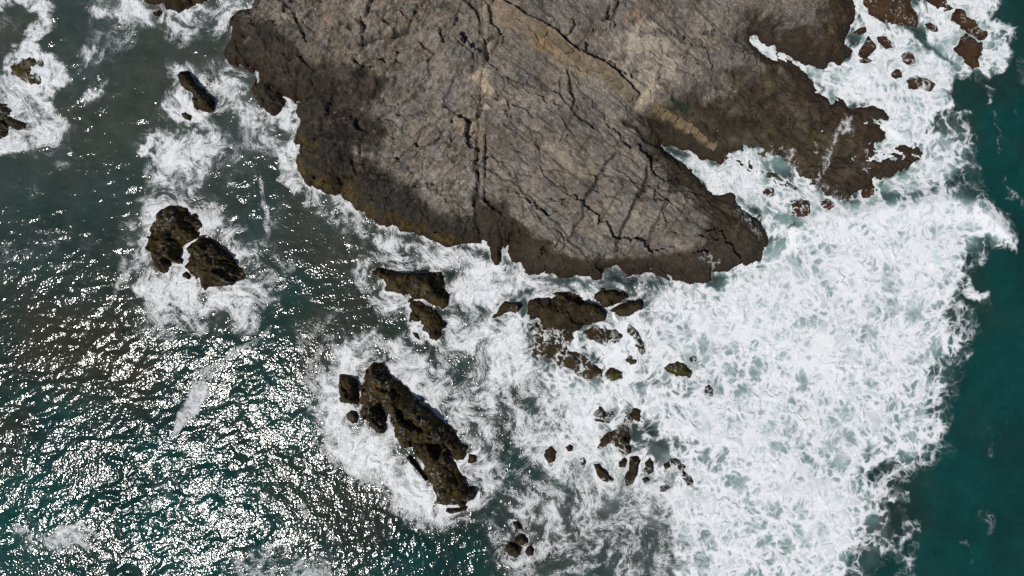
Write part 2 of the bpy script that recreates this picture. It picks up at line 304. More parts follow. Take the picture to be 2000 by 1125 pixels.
FL = [  # strokes: points, density, half width, blur
 ([(1900,470),(1960,462),(1985,480)],.55,8,10), ([(1890,560),(1905,575),(1920,580)],.42,10,10), ([(1885,690),(1905,680),(1900,700)],.30,6,12),
 ([(1870,490),(1890,530)],.35,5,8), ([(1880,510),(1870,580),(1890,640)],.38,12,16), ([(1850,650),(1860,720),(1830,770)],.42,14,16),
 ([(1700,900),(1760,895),(1810,880)],.45,8,10), ([(1690,960),(1740,965),(1780,960)],.5,8,10), ([(1700,1040),(1740,1060),(1770,1100)],.28,14,16),
 ([(1760,990),(1780,1020),(1765,1060)],.26,10,12), ([(1850,225),(1880,215),(1870,230),(1840,260)],.42,4,6), ([(1938,215),(1950,250),(1960,300)],.2,4,8),
 ([(1970,340),(1985,380),(1990,420)],.2,5,9), ([(1900,140),(1940,175),(1930,195)],.30,5,8), ([(290,315),(284,295),(292,275),(312,272)],.75,5,6),
 ([(285,310),(300,318),(310,305)],.6,4,5), ([(60,20),(95,50),(60,90)],.85,9,10), ([(180,150),(175,175),(200,190)],.5,4,6),
 ([(1040,1020),(1010,1000),(985,1040),(1000,1100),(1040,1110)],.45,10,12), ([(100,1040),(150,1030),(165,1030),(188,1052)],.55,4,5),
 ([(230,560),(260,480),(280,400)],.38,18,25), ([(520,470),(560,520),(540,580)],.26,15,25), ([(1960,790),(1965,840)],.14,4,8), ([(1880,1060),(1890,1110)],.18,4,8),
]
SLICK = [  # smooth grey foam slicks
 ([(325,852),(345,805),(365,765),(380,740),(398,742),(405,760),(395,790),(375,820),(352,848)],.58,5),
 ([(378,738),(385,700),(400,712),(430,705),(455,680),(500,660),(530,640),(535,650),(505,672),(470,695),(440,710),(410,745)],.36,7),
 ([(505,355),(515,360),(520,395),(532,440),(530,468),(515,455),(512,410)],.42,5),
 ([(588,978),(602,985),(605,1005),(597,1015),(590,1000)],.42,4),
 ([(285,930),(330,940),(340,970),(300,1010),(255,1000),(310,975)],.22,10),
]
CALM = [([(1560,1125),(1700,900),(1850,640),(1900,450),(1960,300),(1960,150),(2000,-200),(2400,-200),(2400,1400),(1560,1400)],60)]
BROWN = [  # the sea bed shows through as olive brown
 ([(-60,40),(60,20),(70,70),(30,100),(-60,110)],.8,20), ([(105,180),(250,170),(330,220),(260,300),(150,330),(110,240)],.5,50),
 ([(250,90),(450,80),(440,130),(330,110),(300,190),(240,180)],.6,40), ([(30,560),(250,600),(330,660),(280,780),(120,760),(20,700)],.75,70), ([(0,800),(60,820),(40,920),(0,920)],.6,40),
 ([(560,380),(680,440),(700,520),(620,560),(530,480)],.5,50), ([(430,90),(480,140),(440,200),(400,150)],.6,25), ([(560,600),(720,560),(730,640),(620,680)],.45,50),
 ([(900,620),(1000,700),(1000,860),(900,800)],.8,50), ([(1000,940),(1330,950),(1350,1130),(1000,1130)],.65,70), ([(1840,190),(1900,240),(1880,420),(1840,360),(1800,330)],.55,40),
 ([(1840,500),(1920,500),(1930,620),(1850,620)],.4,50), ([(1700,880),(1800,890),(1780,1050),(1700,1080)],.5,50), ([(470,860),(640,880),(800,1010),(700,1130),(560,1050)],.55,60),
]

# ------------------------------------------------------------------ mesh helper
def grid_object(name, X, Y, Z, keep, mat, attrs=None, cols=None, vecs=None, smooth=True):
    """mesh of the kept quads of a grid; attrs/cols are dicts of per-vertex arrays"""
    ny, nx = X.shape
    idx = np.arange(ny*nx).reshape(ny, nx)
    a = idx[:-1, :-1][keep]; b = idx[:-1, 1:][keep]; c = idx[1:, 1:][keep]; d = idx[1:, :-1][keep]
    q = np.stack([a, d, c, b], 1) if Y[1, 0] < Y[0, 0] else np.stack([a, b, c, d], 1)
    used = np.zeros(ny*nx, bool); used[q.ravel()] = True
    remap = np.cumsum(used)-1
    q = remap[q].astype(np.int32)
    me = bpy.data.meshes.new(name)
    n = int(used.sum()); m = len(q)
    co = np.stack([X.ravel()[used], Y.ravel()[used], Z.ravel()[used]], 1).astype(F32)
    me.vertices.add(n); me.vertices.foreach_set('co', co.ravel())
    me.loops.add(m*4); me.loops.foreach_set('vertex_index', q.ravel())
    me.polygons.add(m); me.polygons.foreach_set('loop_start', np.arange(0, m*4, 4, dtype=np.int32))
    me.polygons.foreach_set('use_smooth', np.full(m, smooth))
    me.update(calc_edges=True)
    for k, v in (attrs or {}).items():
        at = me.attributes.new(k, 'FLOAT', 'POINT'); at.data.foreach_set('value', v.ravel()[used].astype(F32))
    for k, v in (cols or {}).items():
        at = me.attributes.new(k, 'FLOAT_COLOR', 'POINT')
        cc = np.ones((n, 4), F32); cc[:, :3] = v.reshape(-1, 3)[used]
        at.data.foreach_set('color', cc.ravel())
    for k, v in (vecs or {}).items():
        at = me.attributes.new(k, 'FLOAT_VECTOR', 'POINT'); at.data.foreach_set('vector', v.reshape(-1, 3)[used].astype(F32).ravel())
    me.materials.append(mat)
    o = bpy.data.objects.new(name, me); col.objects.link(o)
    return o

def tag(o, label=None, cat=None, group=None, kind=None):
    if label: o['label'] = label
    if cat: o['category'] = cat
    if group: o['group'] = group
    if kind: o['kind'] = kind

# ------------------------------------------------------------------ materials
def new_mat(name):
    m = bpy.data.materials.new(name); m.use_nodes = True
    t = m.node_tree; b = t.nodes['Principled BSDF']
    return m, t, b

def N(t, typ, **kw):
    n = t.nodes.new(typ)
    for k, v in kw.items():
        if k == 'inp':
            for i, val in v.items(): n.inputs[i].default_value = val
        else: setattr(n, k, v)
    return n

def math_n(t, op, a, b=None, clamp=False):
    n = t.nodes.new('ShaderNodeMath'); n.operation = op; n.use_clamp = clamp
    for i, v in enumerate((a, b)):
        if v is None: continue
        if hasattr(v, 'is_linked'): t.links.new(v, n.inputs[i])
        else: n.inputs[i].default_value = v
    return n.outputs[0]

def mix_col(t, fac, a, b, blend='MIX'):
    n = t.nodes.new('ShaderNodeMix'); n.data_type = 'RGBA'; n.blend_type = blend
    for i, v in ((0, fac), (6, a), (7, b)):
        if hasattr(v, 'is_linked'): t.links.new(v, n.inputs[i])
        else: n.inputs[i].default_value = v
    return n.outputs[2]

def noise(t, scale, detail=4, rough=.55, dist=0):
    geo = t.nodes.get('geo') or N(t, 'ShaderNodeNewGeometry', name='geo')
    n = N(t, 'ShaderNodeTexNoise', inp={'Scale': scale, 'Detail': detail, 'Roughness': rough, 'Distortion': dist})
    t.links.new(geo.outputs['Position'], n.inputs['Vector'])
    return n.outputs['Fac']

def smoothstep_n(t, x, a, b):
    n = N(t, 'ShaderNodeMapRange', interpolation_type='SMOOTHSTEP', inp={1: a, 2: b, 3: 0.0, 4: 1.0})
    t.links.new(x, n.inputs[0]); return n.outputs[0]

def lather(t):
    """fine foam threads and bubbles, 0..1, carried along by the flow"""
    fl = N(t, 'ShaderNodeAttribute', attribute_name='flow').outputs['Vector']
    lace = N(t, 'ShaderNodeAttribute', attribute_name='lace').outputs['Fac']
    def fil(scale, detail, rough, k):
        n = N(t, 'ShaderNodeTexNoise', inp={'Scale': scale, 'Detail': detail, 'Roughness': rough, 'Distortion': .35})
        t.links.new(fl, n.inputs['Vector'])
        a = math_n(t, 'ABSOLUTE', math_n(t, 'SUBTRACT', n.outputs['Fac'], .5))
        return math_n(t, 'SUBTRACT', 1.0, math_n(t, 'MULTIPLY', a, k), clamp=True)
    f1 = fil(.55, 8, .68, 19.0); f2 = fil(1.5, 6, .68, 15.0)
    thread = math_n(t, 'MAXIMUM', f1, math_n(t, 'MULTIPLY', f2, .85))
    fl = N(t, 'ShaderNodeAttribute', attribute_name='drift').outputs['Vector']
    n = N(t, 'ShaderNodeTexNoise', inp={'Scale': 1.3, 'Detail': 4.0}); t.links.new(fl, n.inputs['Vector'])
    off = N(t, 'ShaderNodeVectorMath', operation='MULTIPLY_ADD'); t.links.new(n.outputs['Color'], off.inputs[0]); off.inputs[1].default_value = (.9, .9, 0); t.links.new(fl, off.inputs[2])
    def cell(scale, w):
        v = N(t, 'ShaderNodeTexVoronoi', feature='DISTANCE_TO_EDGE', voronoi_dimensions='2D', inp={'Scale': scale})
        t.links.new(off.outputs[0], v.inputs['Vector'])
        return math_n(t, 'SUBTRACT', 1.0, smoothstep_n(t, v.outputs['Distance'], 0.0, w))
    c = math_n(t, 'MAXIMUM', cell(.55, .24), math_n(t, 'MULTIPLY', cell(1.35, .34), .85))
    cl = math_n(t, 'ADD', math_n(t, 'MULTIPLY', c, .75), math_n(t, 'MULTIPLY', thread, .25))
    mx = N(t, 'ShaderNodeMix', data_type='FLOAT'); t.links.new(lace, mx.inputs[0]); t.links.new(thread, mx.inputs[2]); t.links.new(cl, mx.inputs[3])
    return mx.outputs[0]

def sea_material():
    m, t, b = new_mat('sea_water')
    wc = N(t, 'ShaderNodeAttribute', attribute_name='water_colour').outputs['Color']
    fo = N(t, 'ShaderNodeAttribute', attribute_name='foam').outputs['Fac']
    lt = lather(t)
    n2 = noise(t, .55, 9, .74); n3 = noise(t, 7.0, 5, .78)
    la = N(t, 'ShaderNodeAttribute', attribute_name='lace').outputs['Fac']
    amt = math_n(t, 'ADD', .22, math_n(t, 'MULTIPLY', la, .50))
    f = math_n(t, 'ADD', fo, math_n(t, 'MULTIPLY', math_n(t, 'SUBTRACT', lt, .42), amt))
    f = math_n(t, 'ADD', f, math_n(t, 'MULTIPLY', math_n(t, 'SUBTRACT', n3, .5), .85))
    gate = smoothstep_n(t, fo, .03, .3)
    veil = math_n(t, 'MULTIPLY', smoothstep_n(t, f, .16, 1.02), gate)
    la_t = math_n(t, 'SUBTRACT', .72, math_n(t, 'MULTIPLY', la, .34))
    thr = math_n(t, 'MULTIPLY', smoothstep_n(t, math_n(t, 'ADD', lt, math_n(t, 'MULTIPLY', n3, .4)), .45, 1.1), math_n(t, 'MULTIPLY', smoothstep_n(t, fo, .10, .6), la_t))
    cov = math_n(t, 'SUBTRACT', 1.0, math_n(t, 'MULTIPLY', math_n(t, 'SUBTRACT', 1.0, veil), math_n(t, 'SUBTRACT', 1.0, thr)))
    var = mix_col(t, n2, (.35, .42, .42, 1), (1.65, 1.58, 1.58, 1))  # mottled water tone, also painting in ripples that reflect too little to show
    wcol = mix_col(t, 1.0, wc, var, 'MULTIPLY')
    base = mix_col(t, cov, wcol, (.66, .675, .685, 1))
    t.links.new(base, b.inputs['Base Color'])
    rg = math_n(t, 'ADD', math_n(t, 'MULTIPLY', cov, .45), .12)
    t.links.new(rg, b.inputs['Roughness'])
    b.inputs['IOR'].default_value = 1.333
    bp = N(t, 'ShaderNodeBump', inp={'Strength': 1.0, 'Distance': .043})
    rip = noise(t, 4.6, 1.4, .45)
    hb = math_n(t, 'ADD', rip, math_n(t, 'MULTIPLY', cov, .35))
    t.links.new(hb, bp.inputs['Height']); t.links.new(bp.outputs[0], b.inputs['Normal'])
    return m

def foam_material():
    m, t, b = new_mat('white_foam')
    fc = N(t, 'ShaderNodeAttribute', attribute_name='foam_colour').outputs['Color']
    n1 = noise(t, 7, 7, .76, .4); lt = lather(t)
    k = math_n(t, 'ADD', math_n(t, 'MULTIPLY', n1, .75), math_n(t, 'MULTIPLY', lt, .28))
    v = mix_col(t, smoothstep_n(t, k, .3, .75), (.80, .84, .85, 1), (1.0, 1.0, 1.0, 1))
    t.links.new(mix_col(t, 1.0, fc, v, 'MULTIPLY'), b.inputs['Base Color'])
    b.inputs['Roughness'].default_value = .8
    b.inputs['Specular IOR Level'].default_value = .15
    bp = N(t, 'ShaderNodeBump', inp={'Strength': .7, 'Distance': .07})
    t.links.new(k, bp.inputs['Height']); t.links.new(bp.outputs[0], b.inputs['Normal'])
    return m

def rock_material(name, rough_dry=.85):
    m, t, b = new_mat(name)
    rc = N(t, 'ShaderNodeAttribute', attribute_name='rock_colour').outputs['Color']
    wet = N(t, 'ShaderNodeAttribute', attribute_name='wet').outputs['Fac']
    n1 = noise(t, 9, 6, .7); n2 = noise(t, 1.7, 5, .62)
    v = mix_col(t, smoothstep_n(t, n1, .25, .75), (.52, .52, .53, 1), (1.42, 1.42, 1.40, 1))
    v2 = mix_col(t, smoothstep_n(t, n2, .3, .7), (.86, .85, .85, 1), (1.14, 1.13, 1.1, 1))
    c = mix_col(t, 1.0, mix_col(t, 1.0, rc, v, 'MULTIPLY'), v2, 'MULTIPLY')
    t.links.new(c, b.inputs['Base Color'])
    t.links.new(math_n(t, 'SUBTRACT', rough_dry, math_n(t, 'MULTIPLY', wet, .12)), b.inputs['Roughness'])
    b.inputs['Specular IOR Level'].default_value = .16
    bp = N(t, 'ShaderNodeBump', inp={'Strength': 1.0, 'Distance': .10})
    t.links.new(math_n(t, 'ADD', n1, math_n(t, 'MULTIPLY', n2, 1.2)), bp.inputs['Height'])
    t.links.new(bp.outputs[0], b.inputs['Normal'])
    return m

M_SEA, M_FOAM, M_ROCK = sea_material(), foam_material(), rock_material('weathered_rock')

# ------------------------------------------------------------------ the sea grid and its fields
ST = 2.2                                   # photo pixels per cell (0.11 m)
ux = np.arange(-150, 2150+ST, ST); uy = np.arange(-150, 1275+ST, ST)
PX, PY = np.meshgrid(ux, uy); PX = PX.astype(F32); PY = PY.astype(F32)
WX = (PX-1000)*S; WY = -(PY-562.5)*S       # metres

HS = sdf(PX[::3, ::3], PY[::3, ::3], HEAD)*S
def up3(a, shape):
    yi = np.arange(shape[0])/3.0; xi = np.arange(shape[1])/3.0
    y0 = np.clip(yi.astype(int), 0, a.shape[0]-2); x0 = np.clip(xi.astype(int), 0, a.shape[1]-2)
    fy = np.clip(yi-y0, 0, 1)[:, None]; fx = np.clip(xi-x0, 0, 1)[None]
    A = a[y0][:, x0]; B = a[y0][:, x0+1]; C = a[y0+1][:, x0]; D = a[y0+1][:, x0+1]
    return ((A*(1-fx)+B*fx)*(1-fy)+(C*(1-fx)+D*fx)*fy).astype(F32)
HS = up3(HS, PX.shape)                     # headland distance (m), + inside
RS = np.full(PX.shape, -30, F32)           # nearest islet
for nm, pts, *_ in ROCKS:
    xs = [p[0] for p in pts]; ys = [p[1] for p in pts]
    m = (PX > min(xs)-90) & (PX < max(xs)+90) & (PY > min(ys)-90) & (PY < max(ys)+90)
    if m.any(): RS[m] = np.maximum(RS[m], sdf(PX[m], PY[m], pts)*S)
NS = np.maximum(HS, RS)

LACE_P = [(960,560),(1300,540),(1500,300),(1440,60),(1600,-200),(2400,-200),(2400,1400),(1290,1400),(1300,1000),(1180,900),(1040,820)]
wob_x = fbm(WX/3.1, WY/3.1, 4, 2)*32; wob_y = fbm(WX/3.1+40, WY/3.1, 4, 5)*32
QX, QY = PX+wob_x, PY+wob_y
lace0 = soft_poly(PX+wob_x*2.2, PY+wob_y*2.2, LACE_P, 105)
D = np.zeros(PX.shape, F32)
for pts, dn, bl in FP:
    if max(p[0] for p in pts) < 1000 and dn < .8: dn *= .86
    D = np.maximum(D, dn*soft_poly(QX, QY, pts, bl))
for pts, dn, wd, bl in FL:
    D = np.maximum(D, dn*soft_line(QX, QY, pts, wd, bl))
# wash along every shore
shore = np.where(HS > RS, .70, .78)*np.exp(-(np.maximum(-NS, 0)/np.where(PX < 1000, .45, .9)))
shore *= lerp(.55, 1.0, ss(-.25, .3, fbm(WX/4, WY/4, 2, 4)))
far_rock = soft_poly(PX, PY, [(960,1000),(1080,1000),(1080,1110),(960,1110)], 15)
D = np.maximum(D, shore*(1-.5*far_rock))
D = np.clip(D*(1+.45*fbm(WX/5, WY/5, 4, 6)) - .22*ss(.8, 1, D)*ss(0, .4, fbm(WX/9+3, WY/9, 3, 2)), 0, 1)
big = ss(.55, .9, D)*lace0
D = np.clip(D + big*(.34*fbm(WX/4.5+2, WY/6.0, 4, 1, .55) - .06) - .06*big*ss(520, 800, PY), 0, 1)
D = np.maximum(D, 1.0*soft_line(PX+wob_x*.5, PY+wob_y*.5, [(1600,432),(1700,418),(1800,410),(1880,408),(1925,430),(1950,455)], 22, 26))
D = np.where(D > .9, lerp(D, 1, .0), D)
# thin stray foam over the whole sea
D = np.maximum(D, (.07+.17*ss(1000, 700, PX)*ss(800, 300, PY))*ss(-.2, .4, fbm(WX/6, WY/6, 4, 1)))
D = np.maximum(D, .21*ss(1600, 1800, PX)*ss(.05, .45, fbm(WX/5+9, WY/8, 4, 3)))

# swirling flow that drags the foam out into filaments
psi = fbm(WX/7.5, WY/7.5, 2, 3)*5.5 + fbm(WX/3.4, WY/3.4, 2, 1)*.7 + 2.4*np.exp(NS/1.8)
vy, vx = np.gradient(psi, 0.11); vx, vy = -vy, vx      # curl (grid space)
AX = np.zeros_like(WX); AY = np.zeros_like(WX)
gy, gx = np.indices(PX.shape)
for i in range(9):
    ix = np.clip((gx + AX/0.11).astype(np.int32), 0, PX.shape[1]-1); iy = np.clip((gy + AY/0.11).astype(np.int32), 0, PX.shape[0]-1)
    AX = AX + .10*np.clip(vx[iy, ix], -4, 4); AY = AY + .10*np.clip(vy[iy, ix], -4, 4)
fx = WX + AX; fy = WY - AY
# streaky lather and cellular lace
pr = .55*ridged(fx/1.9, fy/1.9, 4, 0, .6) + .75*fbm(fx/3.0, fy/3.0, 4, 5, .6) + .3*fbm(WX/.7, WY/.7, 3, 2)
wx2 = WX + .3*AX + .3*fbm(WX/.8, WY/.8, 3, 1); wy2 = WY - .3*AY + .3*fbm(WX/.8+9, WY/.8, 3, 2)
_, e1, _ = voro(wx2/2.1, wy2/2.5, 0)
_, e2, _ = voro(wx2/.8+3, wy2/.95, 1)
pl = (1-ss(0, .6, e1))*.75 + (1-ss(0, .5, e2))*.4 + 1.15*fbm(WX/4.2+.25*AX/4, WY/4.2-.25*AY/4, 5, 6, .55) + 0.3*ridged(fx/1.3, fy/1.3, 4, 2, .65) + .3*fbm(WX/.6, WY/.6, 3, 4)
pr, pl = rank01(pr), rank01(pl)
lace = np.clip(lace0, 0, 1)
P = lerp(pr, pl, lace)
f_raw = P - (1-D)                          # >0 where foam covers
FOAM = np.clip(D*lerp(.92, .86, lace) + lerp(.60, .85, lace)*(P-.5)*ss(.1, .45, D), 0, 1.2)*ss(.015, .15, D)
sl = np.zeros(PX.shape, F32)
for pts, dn, bl in SLICK:
    sl = np.maximum(sl, .85*dn*soft_poly(PX+wob_x*.5, PY+wob_y*.5, pts, bl*1.3)*np.clip(1+.8*fbm(fx/1.2, fy/1.2, 4, 3), .2, 1.2))
FOAM = np.maximum(FOAM*(1-.7*ss(.15, .4, sl)), sl*1.05)

# waves
calm = np.zeros(PX.shape, F32)
for pts, bl in CALM: calm = np.maximum(calm, soft_poly(PX, PY, pts, bl))
def swell(x, y):
    z = 0
    rs = np.random.RandomState(3)
    for L, a in ((23, .16), (14, .10), (9, .06)):
        th = math.radians(70 + rs.uniform(-25, 25))
        z = z + a*np.sin((x*math.cos(th)+y*math.sin(th))*6.283/L + rs.uniform(0, 6.28))
    return z
def chop(x, y):
    z = 0
    rs = np.random.RandomState(9)
    xx = x + .5*fbm(x/2.5, y/2.5, 2, 3); yy = y + .5*fbm(x/2.5+7, y/2.5, 2, 4)
    for i in range(46):
        L = .46*math.exp(rs.uniform(0, 1.9))
        th = math.radians(100 + rs.normal(0, 42)); s = .035*(1 if L < 2.0 else .75)
        z = z + s*L/6.283*np.sin((xx*math.cos(th)+yy*math.sin(th))*6.283/L + rs.uniform(0, 6.28))
    return z
patch = (.45+.75*ss(-.3, .35, fbm(WX/8, WY/8, 3, 7)))*(.62+.62*ss(-.3, .35, fbm(WX/4.5, WY/2.2, 3, 2)))
ZS = swell(WX, WY)*.6*ss(0, 6, -NS) + chop(WX, WY)*1.02*patch*(1-.45*calm)*(1-.5*ss(.3, .9, D))
# the breaking crest at the right
crest = soft_line(PX, PY, [(1560,450),(1660,425),(1760,405),(1850,395),(1905,405),(1945,445),(1968,470)], 16, 42)
ZS = ZS + .9*crest
ZS = ZS.astype(F32)

# water colour: teal over depth, olive over reef, milky where aerated
br = np.zeros(PX.shape, F32)
for pts, a, bl in BROWN: br = np.maximum(br, a*soft_poly(QX, QY, pts, bl))
br = np.clip(br + .55*np.exp(np.minimum(NS, 0)/2.5) + .25*fbm(WX/6, WY/6, 4, 0) + .30*ss(1000, 700, PX)*ss(1000, 700, PY), 0, 1)
aer = np.clip((.8*ss(.35, 1.0, D)+.25*ss(.08, .5, D))*(.85+.5*fbm(WX/2.5, WY/2.5, 3, 2)), 0, 1)
teal = np.array([.004, .023, .021]); teal2 = np.array([.004, .038, .034]); olive = np.array([.024, .025, .016]); milk = np.array([.40, .465, .465])
tv = np.clip(ss(-.35, .35, fbm(WX/9, WY/9, 3, 5)) + .45*ss(1500, 1900, PX), 0, 1.15)[..., None]
WC = lerp(teal, teal2, tv); WC = lerp(WC, olive, br[..., None])
turb = ss(760, 150, PY)*ss(1050, 600, PX)*(.75+.5*fbm(WX/4, WY/4, 4, 3))
WC = lerp(WC, np.array([.048, .060, .052]), np.clip(.75*turb, 0, 1)[..., None])
grey = ss(900, 1250, PX)[..., None]
milk_l = lerp(np.array([.17, .19, .185]), milk, grey)
aq = (ss(.05, .4, aer)*ss(1250, 1500, PX)*.75)[..., None]
WC = lerp(WC, np.array([.075, .175, .160]), aq)
WC = lerp(WC, milk_l, (aer**1.3)[..., None])

# outer sea: the same grid goes on with growing cells to 2 km
g = np.cumsum(.11*1.25**np.arange(1, 39))
ex = np.concatenate([WX[0, 0]-g[::-1], WX[0], WX[0, -1]+g]); ey = np.concatenate([WY[0, 0]+g[::-1], WY[:, 0], WY[-1, 0]-g])
EX, EY = np.meshgrid(ex, ey); k = len(g)
EZ = swell(EX, EY)*.6*ss(2000, 60, np.hypot(EX, EY))
def pad(a, fill):
    o = np.zeros(EX.shape + a.shape[2:], F32); o[...] = fill; o[k:-k, k:-k] = a; return o
EZ[k:-k, k:-k] = ZS
keep = np.ones((EX.shape[0]-1, EX.shape[1]-1), bool)
keep[k:-k, k:-k] = HS[:-1, :-1] < 3.0
sea = grid_object('sea', EX, EY, EZ, keep, M_SEA, {'foam': pad(FOAM, 0), 'lace': pad(lace, .5)}, {'water_colour': pad(WC, lerp(teal, teal2, .5))},
                  {'flow': pad(np.stack([fx, fy, np.zeros_like(fx)], -1), 0), 'drift': pad(np.stack([wx2, wy2, np.zeros_like(fx)], -1), 0)})
tag(sea, 'dark teal sea around the headland and its rocks', 'sea', kind='structure')

# thick foam as raised lather, one patch per place
FLOW = np.stack([fx, fy, np.zeros_like(fx)], -1); DRIFT = np.stack([wx2, wy2, np.zeros_like(fx)], -1)
THR = .50
lump = 1.0*fbm(WX/3.2+.1*AX, WY/3.2-.1*AY, 4, 1, .42)
thick = np.clip((f_raw-THR)*.16, -.2, .06)
ZF = ZS + thick + ss(THR, THR+.3, f_raw)*(.02+.42*lump*ss(.6, 1, D)) + .25*crest*fbm(WX/.9, WY/1.4, 4, 2)
ZF = np.where(sl > .1, ZS-.3, ZF)
tint = ss(.05, .8, .42 + .8*fbm(WX/6, WY/6, 5, 4, .6) + .45*fbm(fx/2.2, fy/2.2, 4, 4) + (f_raw-.4)*.9)[..., None]
edge = ss(THR-.02, THR+.30, f_raw)[..., None]
FC = lerp(np.array([.44, .50, .51]), np.array([.72, .73, .74]), tint)
lip = soft_poly(QX, QY, [(1770,440),(1880,425),(1925,455),(1890,490),(1850,530),(1800,500)], 22)*ss(-.1, .25, fbm(WX/1.5, WY/1.5, 4, 3))
FC = lerp(FC, np.array([.42, .60, .585]), (.7*lip)[..., None])
FC = lerp(lerp(WC, np.array([.66, .675, .685]), .75), FC, edge)
kf = (f_raw > THR-.08) & (D > .6) & (HS < 1.6)
kf = kf[:-1, :-1] & kf[1:, 1:] & kf[1:, :-1] & kf[:-1, 1:]
SEEDS = [((1560,640),'wide white whitewater sheet of the breaking wave at right'), ((1480,1040),'lacy white foam at the bottom right below the whitewater'),
 ((1120,860),'churned white foam among the scattered stones at lower centre'), ((1040,680),'thick white foam under the broad dark slab rock'),
 ((930,570),'round swirling foam burst between the mustard rock and headland'), ((1200,555),'foam streak hugging the headland\'s lower shore'),
 ((1440,350),'foam filling the gully between headland and reef'), ((1700,170),'white surf on the reef at upper right'), ((1530,105),'foam tongue in the narrow slot of the reef'),
 ((1930,90),'thin surf right of the two russet reef rocks'), ((720,900),'foam fan left of the long diagonal rock'), ((900,800),'streaky foam right of the long diagonal rock'), ((700,670),'swirl of foam above the blocky olive rock'),
 ((380,580),'foam apron around the large pair of rocks at left'), ((360,310),'tangled foam drifting above the large pair of rocks'), ((370,200),'bright foam around the slender two-lobed rock'),
 ((50,130),'foam ring and curl around the mottled rock at left edge'), ((60,270),'foam arc below the dark rock at left edge'), ((330,30),'lacy foam below the shore rock at top left'), ((190,100),'small isolated foam patch near the top left'),
 ((520,220),'foam against the headland\'s upper left shore'), ((700,430),'foam fringe along the headland\'s lower left shore'), ((790,600),'foam around the mustard brown rock'), ((1850,340),'foam trailing from the reef\'s far right lobe'), ((1840,680),'ragged foam fringe at the breaker\'s right edge'), ((110,1050),'faint foam streak at the bottom left')]
sd = np.array([s[0] for s in SEEDS], F32)
own = np.zeros(PX.shape, np.int8); best = np.full(PX.shape, 1e9, F32)
for i, (sx, sy) in enumerate(sd):
    d2 = (QX-sx)**2+(QY-sy)**2
    if i == 0: d2 = d2*.35
    m = d2 < best; own[m] = i; best = np.minimum(best, d2)
for i, (_, lab) in enumerate(SEEDS):
    ki = kf & (own[:-1, :-1] == i)
    if ki.sum() < 40: continue
    o = grid_object('sea_foam', WX, WY, ZF, ki, M_FOAM, {'lace': lace}, {'foam_colour': FC}, {'flow': FLOW, 'drift': DRIFT})
    tag(o, lab, 'foam', 'foam on the sea', 'stuff')

# ------------------------------------------------------------------ the headland
hx = np.arange(420, 1830, 1.7)
hy = np.concatenate([np.arange(-180, 570, 1.7)])
up = -180 - np.cumsum(1.7*1.06**np.arange(1, 46)); hy = np.concatenate([up[::-1], hy])
PXh, PYh = np.meshgrid(hx, hy); PXh = PXh.astype(F32); PYh = PYh.astype(F32)
X = (PXh-1000)*S; Y = -(PYh-562.5)*S
hs = up3(sdf(PXh[::3, ::3], PYh[::3, ::3], HEAD)*S, PXh.shape)
cb, _ = facets(X/1.5+.3*fbm(X, Y, 2, 1), Y/1.5+.3*fbm(X+5, Y, 2, 2), 6, 1.0, .5); cb2, _ = facets(X/.6, Y/.6, 4, 1.0, .5)
d = hs + .50*cb + .22*cb2 + .22*fbm(X/1.3, Y/1.3, 5, 2, .6) + .05
REEF = [(1235,225),(1300,215),(1400,150),(1520,125),(1640,135),(1660,60),(1650,-100),(1900,-100),(1900,420),(1500,400),(1400,325),(1300,290)]
reef = soft_poly(PXh, PYh, REEF, 28)
dp = np.maximum(d, 0)
z_main = 1.7*(1-np.exp(-dp/1.3)) + .16*dp + .002*dp*dp
z_reef = .24*(1-np.exp(-dp/.6)) + .07*dp
base = lerp(z_main, z_reef, reef)
# photo pixel that looks at this point of the sloping rock
U = 1000 + (PXh-1000)*H/(H-base); V = 562.5 + (PYh-562.5)*H/(H-base)
uw = fbm(X/1.8, Y/1.8, 4, 6)*16; vw = fbm(X/1.8+31, Y/1.8, 4, 7)*16
U2, V2 = U+uw, V+vw                         # ragged edges for colour zones
# bedding: lines run up to the right on the west half, down to the right on the east
ang = np.where(True, lerp(math.radians(52), math.radians(-38), ss(900, 985, U)), 0)
ca, sa = np.cos(ang), np.sin(ang)
Xa = X + .5*fbm(X/3, Y/3, 3, 1); Ya = Y + .5*fbm(X/3+5, Y/3, 3, 2)
def bedding(x, y, a, across, along, k):
    c, s = math.cos(math.radians(a)), math.sin(math.radians(a))
    return ridged((x*c+y*s)/along, (-x*s+y*c)/across, 4, k, .6)
west = 1-ss(905, 985, U)
bed = lerp(bedding(Xa, Ya, -38, .9, 3.2, 0), bedding(Xa, Ya, 50, .8, 3.4, 3), west)
bed2 = lerp(bedding(Xa, Ya, -30, .34, 1.0, 1), bedding(Xa, Ya, 44, .34, 1.0, 4), west)
f1, ve, vid = voro(Xa/2.6 + .4*fbm(X, Y, 3, 1), Ya/2.0 + .4*fbm(X+4, Y, 3, 2), 2)
blocks = (vid-.5)*ss(0, .22, ve)
amp = lerp(1.0, .6, reef)*ss(0, .9, d)
z = base + amp*(.30*(bed-.5) + .13*(bed2-.5) + .20*blocks + .55*fbm(X/6, Y/6, 4, 4) + .34*fbm(X/2.3, Y/2.3, 5, 5, .55))
def aniso(a, al, ac, k, o=0.):
    c, s_ = math.cos(math.radians(a)), math.sin(math.radians(a))
    return voro((Xa*c+Ya*s_)/al + o + .25*fbm(X*.8, Y*.8, 3, k), (-Xa*s_+Ya*c)/ac + .25*fbm(X*.8+6, Y*.8, 3, k+1), k)
_, veE, idE = aniso(-38, 3.6, 1.3, 4); _, veW, idW = aniso(50, 3.2, 1.5, 5)
